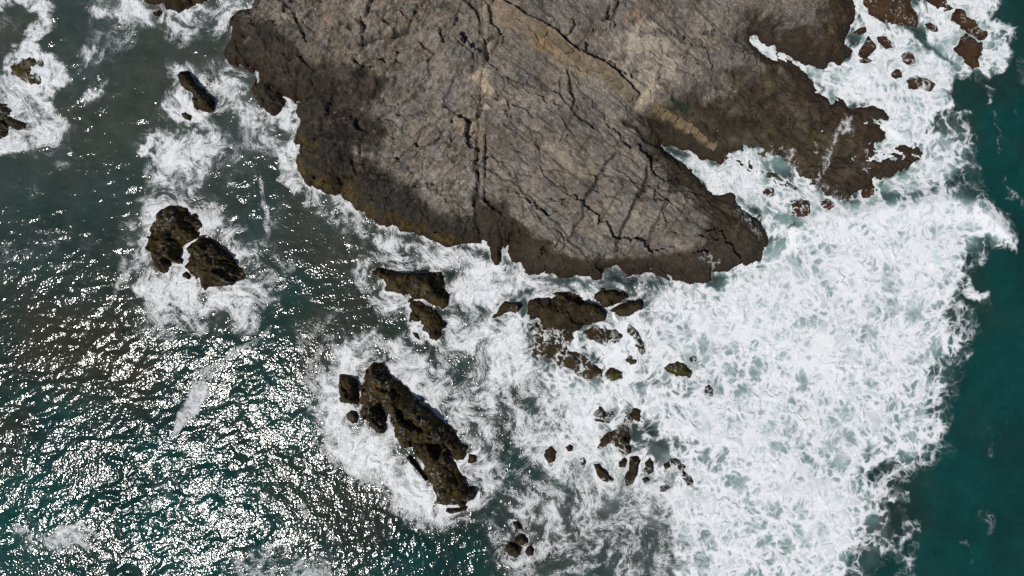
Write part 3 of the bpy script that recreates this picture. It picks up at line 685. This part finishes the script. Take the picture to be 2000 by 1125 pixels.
_, vsE, isE = aniso(-30, 1.2, .55, 6); _, vsW, isW = aniso(45, 1.2, .6, 7)
bv = lerp(veE, veW, west); bi = np.where(west > .5, idW, idE)
sv = lerp(vsE, vsW, west); si = np.where(west > .5, isW, isE)
rugged = np.clip(.12 + .75*west + .6*fbm(X/5, Y/5, 3, 5), .08, 1.2)
z = z + amp*rugged*(.40*(bi-.5)*ss(0, .07, bv) + .16*(si-.5)*ss(0, .10, sv))
crk = (1-ss(.01, .05, bv))*ss(.05, .35, fbm(X/2.2+3, Y/2.2, 3, 0))
z = z - amp*.30*crk
z = z + amp*(.22*ridged(X/1.9, Y/1.9, 4, 6)*lerp(.35, 1.0, west) + .12*rugged*ridged(X/.55, Y/.55, 3, 1))
c38, s38 = math.cos(math.radians(-38)), math.sin(math.radians(-38)); c50, s50 = math.cos(math.radians(50)), math.sin(math.radians(50))
wq, wr = .35*fbm(X/1.4, Y/1.4, 4, 3), .35*fbm(X/1.4+8, Y/1.4, 4, 4)
hE, gE = facets((X*c38+Y*s38)/6.5+wq, (-X*s38+Y*c38)/2.6+wr, 3); hW, gW = facets((X*c50+Y*s50)/4.5+wq, (-X*s50+Y*c50)/2.4+wr, 1)
hS, gS = facets(X/1.3+2*wq, Y/1.0+2*wr, 0)
slab = np.where(U > 945, hE, hW); sedge = np.where(U > 945, gE, gW)
z = z + amp*(.85*lerp(.9, 1.05, west)*slab + .17*rugged*hS)
def joints(a, sp, k, br):
    """long straight fractures of one direction, broken off here and there"""
    c, s_ = math.cos(math.radians(a)), math.sin(math.radians(a))
    t = (-X*s_+Y*c)/sp + .10*fbm(X/5, Y/5, 2, k); i = np.floor(t); jit = JX[k][np.mod(i.astype(int), 256), 3]
    al = (X*c+Y*s_)
    on = ss(.05, .16, gn(al/5.5 + i*7.7, i*3.1, k) - br + .35*gn(X, Y, k+1))
    return (1-ss(.25, 1.0, np.abs(t-i-.2-.6*jit)*sp/.10))*on
jn = np.maximum(np.maximum(joints(-38, 1.9, 2, .0), joints(58, 2.8, 5, .05)), .8*joints(-24, 2.4, 6, .08))*(1-.6*west)
jn = np.maximum(jn, west*np.maximum(joints(48, 2.2, 1, .05), joints(-50, 3.6, 7, .1)))
z = z - .12*amp*jn
ledge = (1-ss(.0, .045, sedge))*ss(-.2, .25, fbm(X/3+5, Y/3, 3, 2))
rough_w = soft_poly(U, V, [(860,20),(900,-30),(945,0),(945,110),(920,140),(880,110)], 20) + .8*soft_poly(U, V, [(690,-20),(840,-20),(830,60),(720,110),(690,140),(640,120)], 24)
z = z + .38*np.clip(rough_w, 0, 1)*ridged((Xa*.64+Ya*.77)/1.6, (-Xa*.77+Ya*.64)/.8, 4, 2)

def line(pts, width, blur, jit=6):
    return soft_line(U + uw*jit/16., V + vw*jit/16., pts, width, blur)
def poly(pts, blur, jit=16):
    return soft_poly(U + uw*jit/16., V + vw*jit/16., pts, blur)
# gullies and cracks: polyline, half width px, depth m, how dark the dirt in it is
CRACKS = [
 ([(948,-60),(946,0),(945,60),(952,110),(945,150),(940,200),(936,260),(932,300),(932,350),(930,400),(929,440),(945,482)],5,.42,.0),
 ([(934,290),(932,350),(930,400),(929,440),(945,482)],3.5,.3,.75),
 ([(850,-30),(835,0),(815,30),(800,60),(760,75),(720,85),(690,100)],3.5,.5,.7), ([(835,5),(822,8),(812,35)],2.5,.3,.8),
 ([(1206,-20),(1205,5),(1200,25),(1178,45)],3.5,.5,.7),
 ([(1108,140),(1113,165),(1120,190),(1118,215),(1140,235),(1155,252)],3,.5,.85), ([(1092,150),(1096,185),(1104,200),(1122,212)],2.2,.35,.7), ([(1115,140),(1130,152),(1134,166)],1.8,.3,.7),
 ([(1150,240),(1172,262),(1195,285),(1215,300),(1245,325)],2.5,.2,.35), ([(1070,210),(1100,240),(1120,265),(1145,295)],2,.2,.4),
 ([(1200,300),(1180,330),(1165,352),(1150,378),(1140,395),(1140,420),(1120,450),(1110,465)],3.5,.22,.75),
 ([(1262,325),(1265,345),(1255,375),(1235,410),(1222,435),(1212,460),(1203,490)],4.5,.28,.8), ([(1330,345),(1310,380),(1292,410),(1275,450),(1268,480)],4,.2,.55),
 ([(935,320),(960,335),(990,352),(1020,375),(1045,398),(1080,430),(1110,462),(1130,490),(1155,518),(1172,535)],2.6,.2,.65),
 ([(1000,350),(1040,405),(1060,435),(1090,465),(1130,500)],2.2,.16,.55), ([(1060,332),(1110,338),(1145,352),(1160,362)],2,.15,.45),
 ([(1170,340),(1220,352),(1255,358),(1300,368),(1350,372),(1400,388)],2.2,.16,.5), ([(985,315),(995,335),(998,352)],2,.15,.6),
 ([(895,290),(870,275),(835,285),(830,288)],1.8,.15,.5), ([(800,270),(850,240),(890,215),(930,200)],2,.2,.45), ([(850,245),(862,260),(872,268)],2,.2,.6),
 ([(545,0),(570,20),(585,45),(595,75)],3.2,.35,.75), ([(575,25),(565,45),(556,62)],2,.25,.6), ([(587,60),(592,70),(600,85)],2.5,.3,.6),
 ([(700,95),(735,75),(770,55)],2,.2,.45), ([(690,140),(640,100),(655,60)],1.8,.18,.4), ([(720,170),(790,125),(850,85)],2,.18,.4), ([(720,240),(800,195),(850,170)],2,.18,.4),
 ([(820,85),(840,95),(845,110),(835,122)],2.8,.4,.75), ([(780,305),(850,255),(830,270)],1.6,.12,.4), ([(905,0),(935,25),(938,60)],4,.55,.5), ([(900,95),(925,115),(928,125)],3,.4,.6),
 ([(700,400),(735,360),(790,300),(830,250)],2.5,.22,.5), ([(590,300),(640,345),(700,350),(735,330)],2.5,.25,.4), ([(640,250),(690,240),(720,210)],2.5,.25,.5),
 ([(1225,240),(1250,262),(1280,280),(1305,300)],6,.35,.8), ([(1300,215),(1330,235),(1360,250),(1390,275)],5,.2,.55), ([(1440,190),(1420,220),(1395,260)],4,.15,.5), ([(1450,130),(1430,170),(1415,200)],2.5,.12,.5),
 ([(1390,195),(1385,160),(1392,120)],1.6,.1,.5), ([(1470,25),(1440,50),(1420,75)],1.8,.12,.4), ([(1520,0),(1505,35),(1500,60)],1.6,.1,.4),
 ([(1000,205),(1028,215),(1040,232)],2.5,.35,.7), ([(1030,245),(1060,270)],1.8,.18,.5), ([(1060,250),(1090,260),(1110,275)],2,.15,.5), ([(985,480),(975,440),(985,400)],2.5,.2,.6),
 ([(640,20),(690,60),(660,110)],1.6,.14,.35), ([(980,5),(1010,15),(1040,40)],2,.1,.2),
]
dirt = np.zeros(U.shape, F32)
for pts, wd, dep, dk in CRACKS:
    q = line(pts, wd*.65, wd*.75, 9)
    z = z - dep*q*lerp(.6, 1.0, ss(-.4, .2, fbm(X*1.3, Y*1.3, 2, 3)))
    dirt = np.maximum(dirt, dk*q)
# the ochre ridge: a tilted slab with a broken north-east face
RID = [(945,-15),(1010,20),(1050,42),(1085,62),(1108,85),(1140,110),(1180,130),(1215,160),(1245,188)]
ridge_side = seg_dist(U+uw*.25, V+vw*.25, RID, False)*S
RP = [(945,-20),(1010,20),(1050,42),(1085,62),(1108,85),(1140,110),(1180,130),(1215,160),(1245,188),(1236,205),(1190,170),(1130,142),(1080,120),(1030,85),(985,40),(950,10)]
rp = soft_poly(U+uw*.25, V+vw*.25, RP, 2.2)
z = z + rp*.8*np.exp(-ridge_side/.8)
z = z - .45*soft_line(U+uw*.35+(-4), V+vw*.35+5, [(p[0]+0, p[1]-0) for p in RID], 2.5, 4)*(1-rp)
# bumps in the west
for cx, cy, r, h in ((640,310,48,.7),(735,375,40,.45),(690,270,30,.3),(620,215,32,.35),(1000,225,30,.35),(870,60,50,.55),(1060,235,22,.2),(480,60,45,.4),(900,120,38,.5),(820,110,26,.3)):
    q = np.hypot(U+uw-cx, V+vw-cy)/r
    z = z + h*ss(1.1, .35, q)
z = np.where(d < 0, np.maximum(d*1.5, -1.6), z*ss(-.0, .25, d) + .0)
z = z.astype(F32)

# colours that belong to the stone, plus relief shading painted as streaks
def L3(*c): return np.array(c, F32)
stone = lerp(L3(.140,.122,.102), L3(.236,.209,.177), ss(-.45, .45, fbm(X/4, Y/4, 5, 3))[..., None])
stone = lerp(stone, L3(.165,.158,.158), (.65*ss(.0, .45, fbm(X/2.4+8, Y/2.4, 5, 1)))[..., None])           # greyer mineral patches
stone = lerp(stone, L3(.27,.225,.17), (.5*ss(.05, .5, fbm(X/3.1, Y/3.1+20, 4, 2)))[..., None])
mott = ss(.16, .30, fbm(X/1.3+2, Y/1.3, 5, 6, .6))
stone = lerp(stone, L3(.088,.078,.068), (.6*mott)[..., None])
stone = lerp(stone, L3(.30,.265,.22), (.5*ss(.24, .36, fbm(X/.8+12, Y/.8, 4, 7, .6)))[..., None])
stone = stone*(1-.34*ss(.55, .95, bed2))[..., None]*(1-.25*(1-ss(0, .07, ve)))[..., None]
def ragged(pts, blur, k=0, a=.55):
    return ss(.34, .62, soft_poly(U, V, pts, blur) + a*fbm(X/2.0+k, Y/2.0, 6, k, .62))*ss(.0, .12, soft_poly(U, V, pts, blur*1.4))
A = lambda c, m: lerp(C, L3(*c), np.clip(m, 0, 1)[..., None])
C = stone
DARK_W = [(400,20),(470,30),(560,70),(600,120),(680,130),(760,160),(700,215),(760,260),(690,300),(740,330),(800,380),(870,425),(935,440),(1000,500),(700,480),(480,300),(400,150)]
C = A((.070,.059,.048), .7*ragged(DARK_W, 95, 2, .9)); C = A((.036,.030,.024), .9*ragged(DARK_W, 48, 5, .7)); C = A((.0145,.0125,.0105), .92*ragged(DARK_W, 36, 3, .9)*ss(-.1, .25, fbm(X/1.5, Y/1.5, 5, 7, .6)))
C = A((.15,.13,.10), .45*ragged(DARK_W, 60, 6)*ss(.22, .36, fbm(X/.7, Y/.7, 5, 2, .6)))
C = A((.052,.040,.027), .5*poly([(520,80),(640,120),(660,190),(560,200),(470,130)], 30))
C = A((.022,.020,.018), .8*poly([(595,290),(640,275),(685,290),(690,335),(650,350),(605,340)], 14)*(.8+.6*fbm(X, Y, 3, 2)))
C = A((.024,.022,.020), .75*poly([(705,350),(760,340),(830,400),(900,450),(840,458),(760,430),(705,395)], 16)*(.8+.6*fbm(X, Y, 3, 4)))
C = A((.026,.023,.019), .6*poly([(460,170),(530,150),(560,180),(620,140),(660,160),(620,260),(575,240),(540,225),(505,200)], 18))
C = A((.038,.029,.019), .93*ragged([(930,400),(985,395),(1040,455),(1110,500),(1170,512),(1290,505),(1370,480),(1395,420),(1400,390),(1360,350),(1320,310),(1420,360),(1520,460),(1480,560),(1000,570),(920,490)], 34, 1))
reefc = poly([(1225,235),(1330,195),(1420,185),(1440,130),(1540,125),(1570,70),(1610,20),(1640,-60),(1900,-60),(1900,450),(1400,450),(1290,310)], 16, 36)
C = A((.043,.033,.020), .95*reefc*(1.0+.5*fbm(X/2, Y/2, 4, 6)))
z = z + reef*ss(0, .5, d)*ss(1380, 1520, U)*(.26*slab + .30*hS - .06)
z = z + reef*ss(0, 1, d)*(.16*(ridged(X/1.1, Y/1.1, 4, 3, .6)-.5) + .07*ridged(X/.4, Y/.4, 3, 5))
C = A((.115,.088,.055), .6*reefc*ss(.08, .4, fbm(X/1.7, Y/1.7, 5, 0)))
C = A((.022,.018,.011), .85*reefc*ss(.08, .35, fbm(X/1.9+11, Y/1.9, 5, 3)))
C = A((.055,.055,.010), .7*reefc*ss(.18, .5, fbm(X/1.3+4, Y/1.3, 4, 2))*ss(1420, 1540, U))
C = A((.046,.020,.012), .85*ss(1480, 1600, U)*(1-ss(.8, 2.8, d))*(.8+.5*fbm(X, Y, 3, 1)))
# dark splashes
pits = ss(.36, .52, fbm(X/1.0, Y/.8, 3, 7))*poly([(880,280),(1100,320),(1400,300),(1420,470),(1160,520),(930,450)], 40)
C = A((.050,.043,.032), .75*pits)
pits2 = ss(.40, .50, fbm(X/.7+3, Y/.7, 3, 4))*poly([(1330,60),(1620,0),(1600,100),(1500,110),(1440,200),(1340,210)], 25)
C = A((.030,.026,.020), .9*pits2); z = z - .08*pits2
C = A((.045,.037,.027), .7*jn*(1-.6*reef)); C = A((.024,.021,.016), dirt*1.3); C = A((.040,.034,.027), .75*np.maximum(crk, ledge)*(1-.5*reef))
flk = ss(.88, .96, rank01(lerp(bedding(Xa, Ya, -38, .22, 1.5, 5), bedding(Xa, Ya, 50, .22, 1.5, 6), west)))*ss(-.15, .3, fbm(X/2.8, Y/2.8+3, 3, 1))
C = A((.050,.043,.035), .7*flk); z = z - .05*amp*flk
# sand, ochre and weed
sandn = ss(-.30, .12, fbm(X/1.1, Y/1.1, 5, 0))
SAND = [(1180,118),(1200,88),(1240,45),(1290,38),(1312,80),(1332,120),(1320,158),(1290,168),(1272,200),(1245,218),(1238,200),(1252,182),(1225,160)]
sm = poly(SAND, 12)*sandn
C = A((.33,.29,.235), .9*sm); C = A((.40,.33,.24), .85*poly([(1240,215),(1238,200),(1255,175),(1285,165),(1275,200)], 8))
z = lerp(z, z + .0, sm)
C = A((.27,.17,.10), .7*poly([(1215,30),(1250,15),(1255,40),(1225,45)], 8)*sandn)
seam = line([(947,-40),(945,40),(951,110),(946,150),(943,185),(945,212)], 5.5, 4, 12)
C = A((.33,.275,.21), .85*seam*ss(-.15, .2, fbm(X*.9, Y*.9, 4, 2, .6)))
C = A((.38,.31,.22), .9*poly([(908,152),(940,142),(955,165),(968,175),(960,195),(985,203),(960,220),(938,212),(940,170)], 5, 14)*sandn)
C = A((.26,.20,.13), .5*line([(936,230),(933,330)], 5, 6, 10))
C = A((.27,.21,.15), .6*poly([(880,235),(930,225),(935,270),(900,262)], 10)*sandn)
och = poly(RP, 6, 26)*ss(-.75, -.05, fbm(X/.9, Y/.9, 4, 3))
C = A((.225,.162,.098), .6*och*ss(1240, 1180, U)); C = A((.165,.135,.085), .8*och*ss(1120, 1200, U))
C = A((.265,.170,.088), .7*poly([(1040,70),(1085,90),(1110,125),(1100,135),(1060,110),(1030,85)], 10)*sandn)
C = A((.28,.235,.17), .6*poly([(1040,285),(1090,270),(1130,310),(1190,330),(1130,345),(1080,320)], 14)*sandn)
C = A((.25,.19,.10), .8*poly([(1262,200),(1300,218),(1350,245),(1398,285),(1390,300),(1340,262),(1280,226)], 5)*sandn)
C = A((.18,.135,.095), .5*poly([(560,30),(620,0),(900,-40),(900,20),(800,120),(700,160),(650,110)], 40)*ss(-.2, .3, fbm(X/1.5, Y/1.5, 4, 4)))
wetrim = (1-ss(.9, 1.7, d + 1.7*fbm(X/1.8, Y/1.8, 6, 4, .62)))
C = A((.034,.026,.017), .9*wetrim)
rim = (1-ss(.35, 1.5, d + .5*fbm(X/1.4, Y/1.4, 3, 3)))
C = A((.085,.058,.010), .8*rim*ss(-.12, .12, fbm(X/1.1, Y/1.1, 5, 0, .6))*poly([(555,265),(580,240),(640,330),(730,400),(800,430),(930,470),(930,500),(750,470),(570,390)], 14)*(.85+.7*fbm(X*1.4, Y*1.4, 3, 1)))
C = A((.075,.055,.014), .6*poly([(575,275),(640,270),(600,330),(700,350),(730,390),(690,400),(600,365),(570,300)], 14)*ss(-.2, .3, fbm(X, Y, 4, 6)))
C = A((.030,.016,.010), .8*(1-ss(.1, .55, d)))
C = A((.020,.030,.020), .9*poly([(1308,190),(1330,200),(1348,204),(1346,218),(1330,222),(1312,212)], 4, 5))
# water left running over the rock
WASH = [([(1650,230),(1640,260),(1620,300),(1610,320),(1590,345)],5), ([(1590,280),(1605,300),(1615,320)],3), ([(1520,285),(1500,305),(1490,330)],3), ([(1545,300),(1540,320),(1550,345),(1560,365)],6),
 ([(1510,280),(1530,292),(1548,298)],2.5), ([(1375,495),(1385,505),(1392,528)],3), ([(1365,507),(1400,505)],3), ([(1680,285),(1700,298),(1685,330)],4), ([(1450,330),(1480,345),(1500,360)],4), ([(1600,320),(1580,372)],4), ([(1640,150),(1610,180)],2), ([(1440,395),(1450,420),(1470,440),(1488,462)],4)]
wash = np.zeros(U.shape, F32)
for pts, wd in WASH: wash = np.maximum(wash, line(pts, wd*.7, wd*2.6, 16))
wash = np.maximum(wash, .8*poly([(1630,228),(1662,235),(1660,262),(1630,258)], 7))
wash = np.maximum(wash, .55*(1-ss(.0, 1.6, d))*ss(1480, 1520, U)*poly([(1490,330),(1640,360),(1660,400),(1490,400)], 14))
wp = 1-rank01(ridged(X/.55+.3*fbm(X, Y, 3, 1), Y/1.1, 6, 2, .72))
wash = ss(.0, .75, wash*1.05 - wp*.8)
relief_tone = lerp(bedding(Xa, Ya, -36, .16, 1.1, 2), bedding(Xa, Ya, 48, .16, 1.1, 0), west)
C = C*lerp(lerp(.80, .64, west), lerp(1.18, 1.34, west), rank01(relief_tone + .5*fbm(X/.5, Y/.5, 3, 6)))[..., None]  # streaks along the bedding, painted in to make weak relief shading show
C = A((.55,.565,.575), .85*wash)
wet = np.clip((1-ss(.5, 3.0, d))*.8 + reefc*.5, 0, 1)
kh = (d > -1.1); kh = kh[:-1, :-1] | kh[1:, 1:]
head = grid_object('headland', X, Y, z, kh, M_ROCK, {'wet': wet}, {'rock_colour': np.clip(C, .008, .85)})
tag(head, 'bare grey-brown rock headland with cracks and dark wet rim', 'headland', kind='structure')
def on_rock(u, v):
    """point of the headland's surface seen at photo pixel u, v"""
    zz = 3.0
    for _ in range(6):
        kx = (u-1000)*(H-zz)/H + 1000; ky = (v-562.5)*(H-zz)/H + 562.5
        i = min(max(int(np.searchsorted(hy, ky)), 0), len(hy)-1); j = min(max(int(np.searchsorted(hx, kx)), 0), len(hx)-1)
        zz = float(z[i, j])
    return (kx-1000)*S, -(ky-562.5)*S, zz

def stone_material(name, c0, c1):
    m, t, b = new_mat(name)
    n1 = noise(t, 2.2, 5, .65); n2 = noise(t, 11, 5, .7)
    c = mix_col(t, smoothstep_n(t, n1, .3, .7), c0, c1)
    v = mix_col(t, n2, (.6, .6, .6, 1), (1.4, 1.4, 1.4, 1))
    t.links.new(mix_col(t, 1.0, c, v, 'MULTIPLY'), b.inputs['Base Color'])
    b.inputs['Roughness'].default_value = .85; b.inputs['Specular IOR Level'].default_value = .15
    bp = N(t, 'ShaderNodeBump', inp={'Strength': 1.0, 'Distance': .08})
    t.links.new(math_n(t, 'ADD', n1, n2), bp.inputs['Height']); t.links.new(bp.outputs[0], b.inputs['Normal'])
    return m
M_OCHRE = stone_material('ochre_stone', (.10, .075, .045, 1), (.21, .155, .095, 1))
M_SLAB = stone_material('ridge_stone', (.11, .09, .06, 1), (.19, .15, .10, 1))

def block(name, u, v, ang, L, W, h, mat, rs):
    """irregular worn block lying on the headland, L x W photo pixels"""
    x0, y0, z0 = on_rock(u, v)
    n = 8; vs = []; ca, sa = math.cos(ang), math.sin(ang)
    ring = [(1, -.72), (1, .72), (.78, 1), (-.78, 1), (-1, .72), (-1, -.72), (-.78, -1), (.78, -1)]
    rad = [(rs.uniform(.72, 1.12), rs.uniform(.70, 1.15)) for _ in range(n)]
    tx, ty = rs.uniform(-.25, .25), rs.uniform(-.2, .2)
    for lv, (k, zz) in enumerate(((1.06, -.8), (1.0, h*.7), (.84, h))):
        for i in range(n):
            px = ring[i][0]*L/2*S*rad[i][0]*k; py = ring[i][1]*W/2*S*rad[i][1]*k
            vs.append((x0+px*ca-py*sa, y0+px*sa+py*ca, z0+zz+(px*tx+py*ty if lv else 0)))
    fs = [tuple(range(2*n, 3*n))]
    for lv in range(2):
        for i in range(n):
            j = (i+1) % n; fs.append((lv*n+i, lv*n+j, (lv+1)*n+j, (lv+1)*n+i))
    me = bpy.data.meshes.new(name); me.from_pydata(vs, [], fs); me.update(); me.materials.append(mat)
    o = bpy.data.objects.new(name, me); col.objects.link(o); o.parent = head
    return o

def along(pts, n):
    seg = [math.dist(pts[i], pts[i+1]) for i in range(len(pts)-1)]; T = sum(seg); out = []
    for k in range(n):
        s_ = T*(k+.5)/n
        for i, L in enumerate(seg):
            if s_ <= L or i == len(seg)-1:
                f = s_/L; a, b_ = pts[i], pts[i+1]
                out.append((a[0]+(b_[0]-a[0])*f, a[1]+(b_[1]-a[1])*f, math.atan2(-(b_[1]-a[1]), b_[0]-a[0]))); break
            s_ -= L
    return out
rs = random.Random(5)
for u, v, a in along([(1274,206),(1300,222),(1330,238),(1362,258),(1384,274),(1397,294)], 12):
    block('stone_block', u+rs.uniform(-3, 3), v+rs.uniform(-4, 4), a+rs.uniform(-.35, .35), rs.uniform(9, 16), rs.uniform(11, 24), rs.uniform(.06, .24), M_OCHRE, rs)
for u, v, a in along([(1050,48),(1090,76),(1112,97),(1140,117),(1180,138),(1212,163),(1240,187)], 9):
    block('ridge_slab', u+rs.uniform(-3, 3)-2, v+rs.uniform(-2, 2)+5, a+rs.uniform(-.16, .16), rs.uniform(17, 36), rs.uniform(9, 16), rs.uniform(.15, .5), M_SLAB, rs)

# ------------------------------------------------------------------ the islets
def make_rock(name, pts, h, rough, moss, label, seed):
    cx = sum(p[0] for p in pts)/len(pts); cy = sum(p[1] for p in pts)/len(pts)
    lean = (H-.35*h)/H                       # the outline is seen a little above the water
    pts = [((p[0]-1000)*lean+1000, (p[1]-562.5)*lean+562.5) for p in pts]
    xs = [p[0] for p in pts]; ys = [p[1] for p in pts]
    span = max(max(xs)-min(xs), max(ys)-min(ys)); st = 1.0 if span < 40 else (1.4 if span < 120 else 1.8)
    px, py = np.meshgrid(np.arange(min(xs)-16, max(xs)+16, st), np.arange(min(ys)-16, max(ys)+16, st))
    px = px.astype(F32); py = py.astype(F32); X = (px-1000)*S; Y = -(py-562.5)*S
    o = seed*13.7
    d = sdf(px, py, pts)*S
    dm = max(float(d.max()), .15)
    cb, _ = facets(X/.8+o, Y/.8, seed+4, 1.0, .4)
    d = d + min(.16, dm*.3)*fbm(X/.8+o, Y/.8, 4, seed) + min(.30, dm*.35)*cb
    t = np.clip(d/min(1.4, dm*.85), 0, 1)
    z = h*(.78*(1-(1-t)**2.2) + .22*ss(0, dm, d))
    hf, ve = facets((X*.75-Y*.66)/2.4+o+.2*fbm(X, Y, 3, 1), (X*.66+Y*.75)/1.3+.2*fbm(X+3, Y, 3, 2), seed); hg, vg = facets(X/.7+o, Y/.6, seed+2)
    a = h*min(1, dm)*ss(0, .35, d)
    z = z + a*(.52*hf + .15*hg - .14*(1-ss(0, .08, ve)) + .17*rough*fbm(X/.9+o, Y/.9, 4, seed+2) + .16*(ridged(X/.5, Y/.5, 3, seed+1)-.5))
    if rough > .85: z = z + .55*h*rough*ss(0, .3, d)*fbm(X/.75+o, Y/.75, 5, seed+3)
    tilt = fbm(X/4+o, Y/4, 2, seed)
    z = z + .35*h*tilt*ss(0, .5, d)
    z = np.where(d < 0, np.maximum(d*1.6, -1.3), np.maximum(z, d*.4))
    c = lerp(np.array([.018,.0135,.0075]), np.array([.046,.034,.016]), ss(-.4, .4, fbm(X/1.1+o, Y/1.1, 4, seed))[..., None])
    m = moss*ss(-.25, .35, fbm(X/.8+o, Y/.8, 4, seed+4))*.8
    c = lerp(c, np.array([.075,.052,.008]), np.clip(m*.75, 0, 1)[..., None])
    c = lerp(c, np.array([.100,.070,.007]), np.clip(moss*.8*(1-ss(.1, .6, d))*ss(-.1, .3, fbm(X/1.2+o, Y/1.2, 3, seed+5)), 0, 1)[..., None])
    if name == 'reef_rock': c = lerp(c, np.array([.060,.028,.014]), .6)
    if 'green-topped' in label or 'oval green' in label: c = lerp(c, np.array([.045,.055,.008]), (.7*ss(.3, .8, z/h))[..., None])
    if 'mottled' in label: c = lerp(c, np.array([.14,.12,.085]), (.6*ss(-.2, .3, fbm(X*1.2, Y*1.2, 3, 2)))[..., None])
    c = lerp(c, np.array([.026,.012,.009]), ((1-ss(.05, .4, d))*.7)[..., None])
    # foam left lying on the stone
    wn = rank01(ridged(X/.6+o, Y/.6, 4, seed+6, .6))
    if rough > .85: wn = np.clip(wn + .16*min(rough, 1.6) + .3*(1-ss(.05, .5, d)), 0, 1.0)
    ws = ss(.86, 1.0, wn)*(.9 if rough > .85 else .55)*ss(-.25, .25, fbm(X/1.7+o, Y/1.7, 3, seed+1))*(1 if rough > .55 else .25)
    c = lerp(c, np.array([.6,.62,.63]), ws[..., None])
    k = (d > -.75); k = k[:-1, :-1] | k[1:, 1:]
    ob = grid_object(name, X, Y, z.astype(F32), k, M_ROCK, {'wet': np.full(X.shape, .55)}, {'rock_colour': c})
    tag(ob, label, 'rock', 'rocks standing in the sea')
    return ob

for i, (nm, pts, h, rg, ms, lab) in enumerate(ROCKS):
    make_rock(nm, pts, h, rg, ms, lab, i+1)

print('triangles', sum(len(o.data.polygons)*2 for o in scene.objects if o.type == 'MESH'))
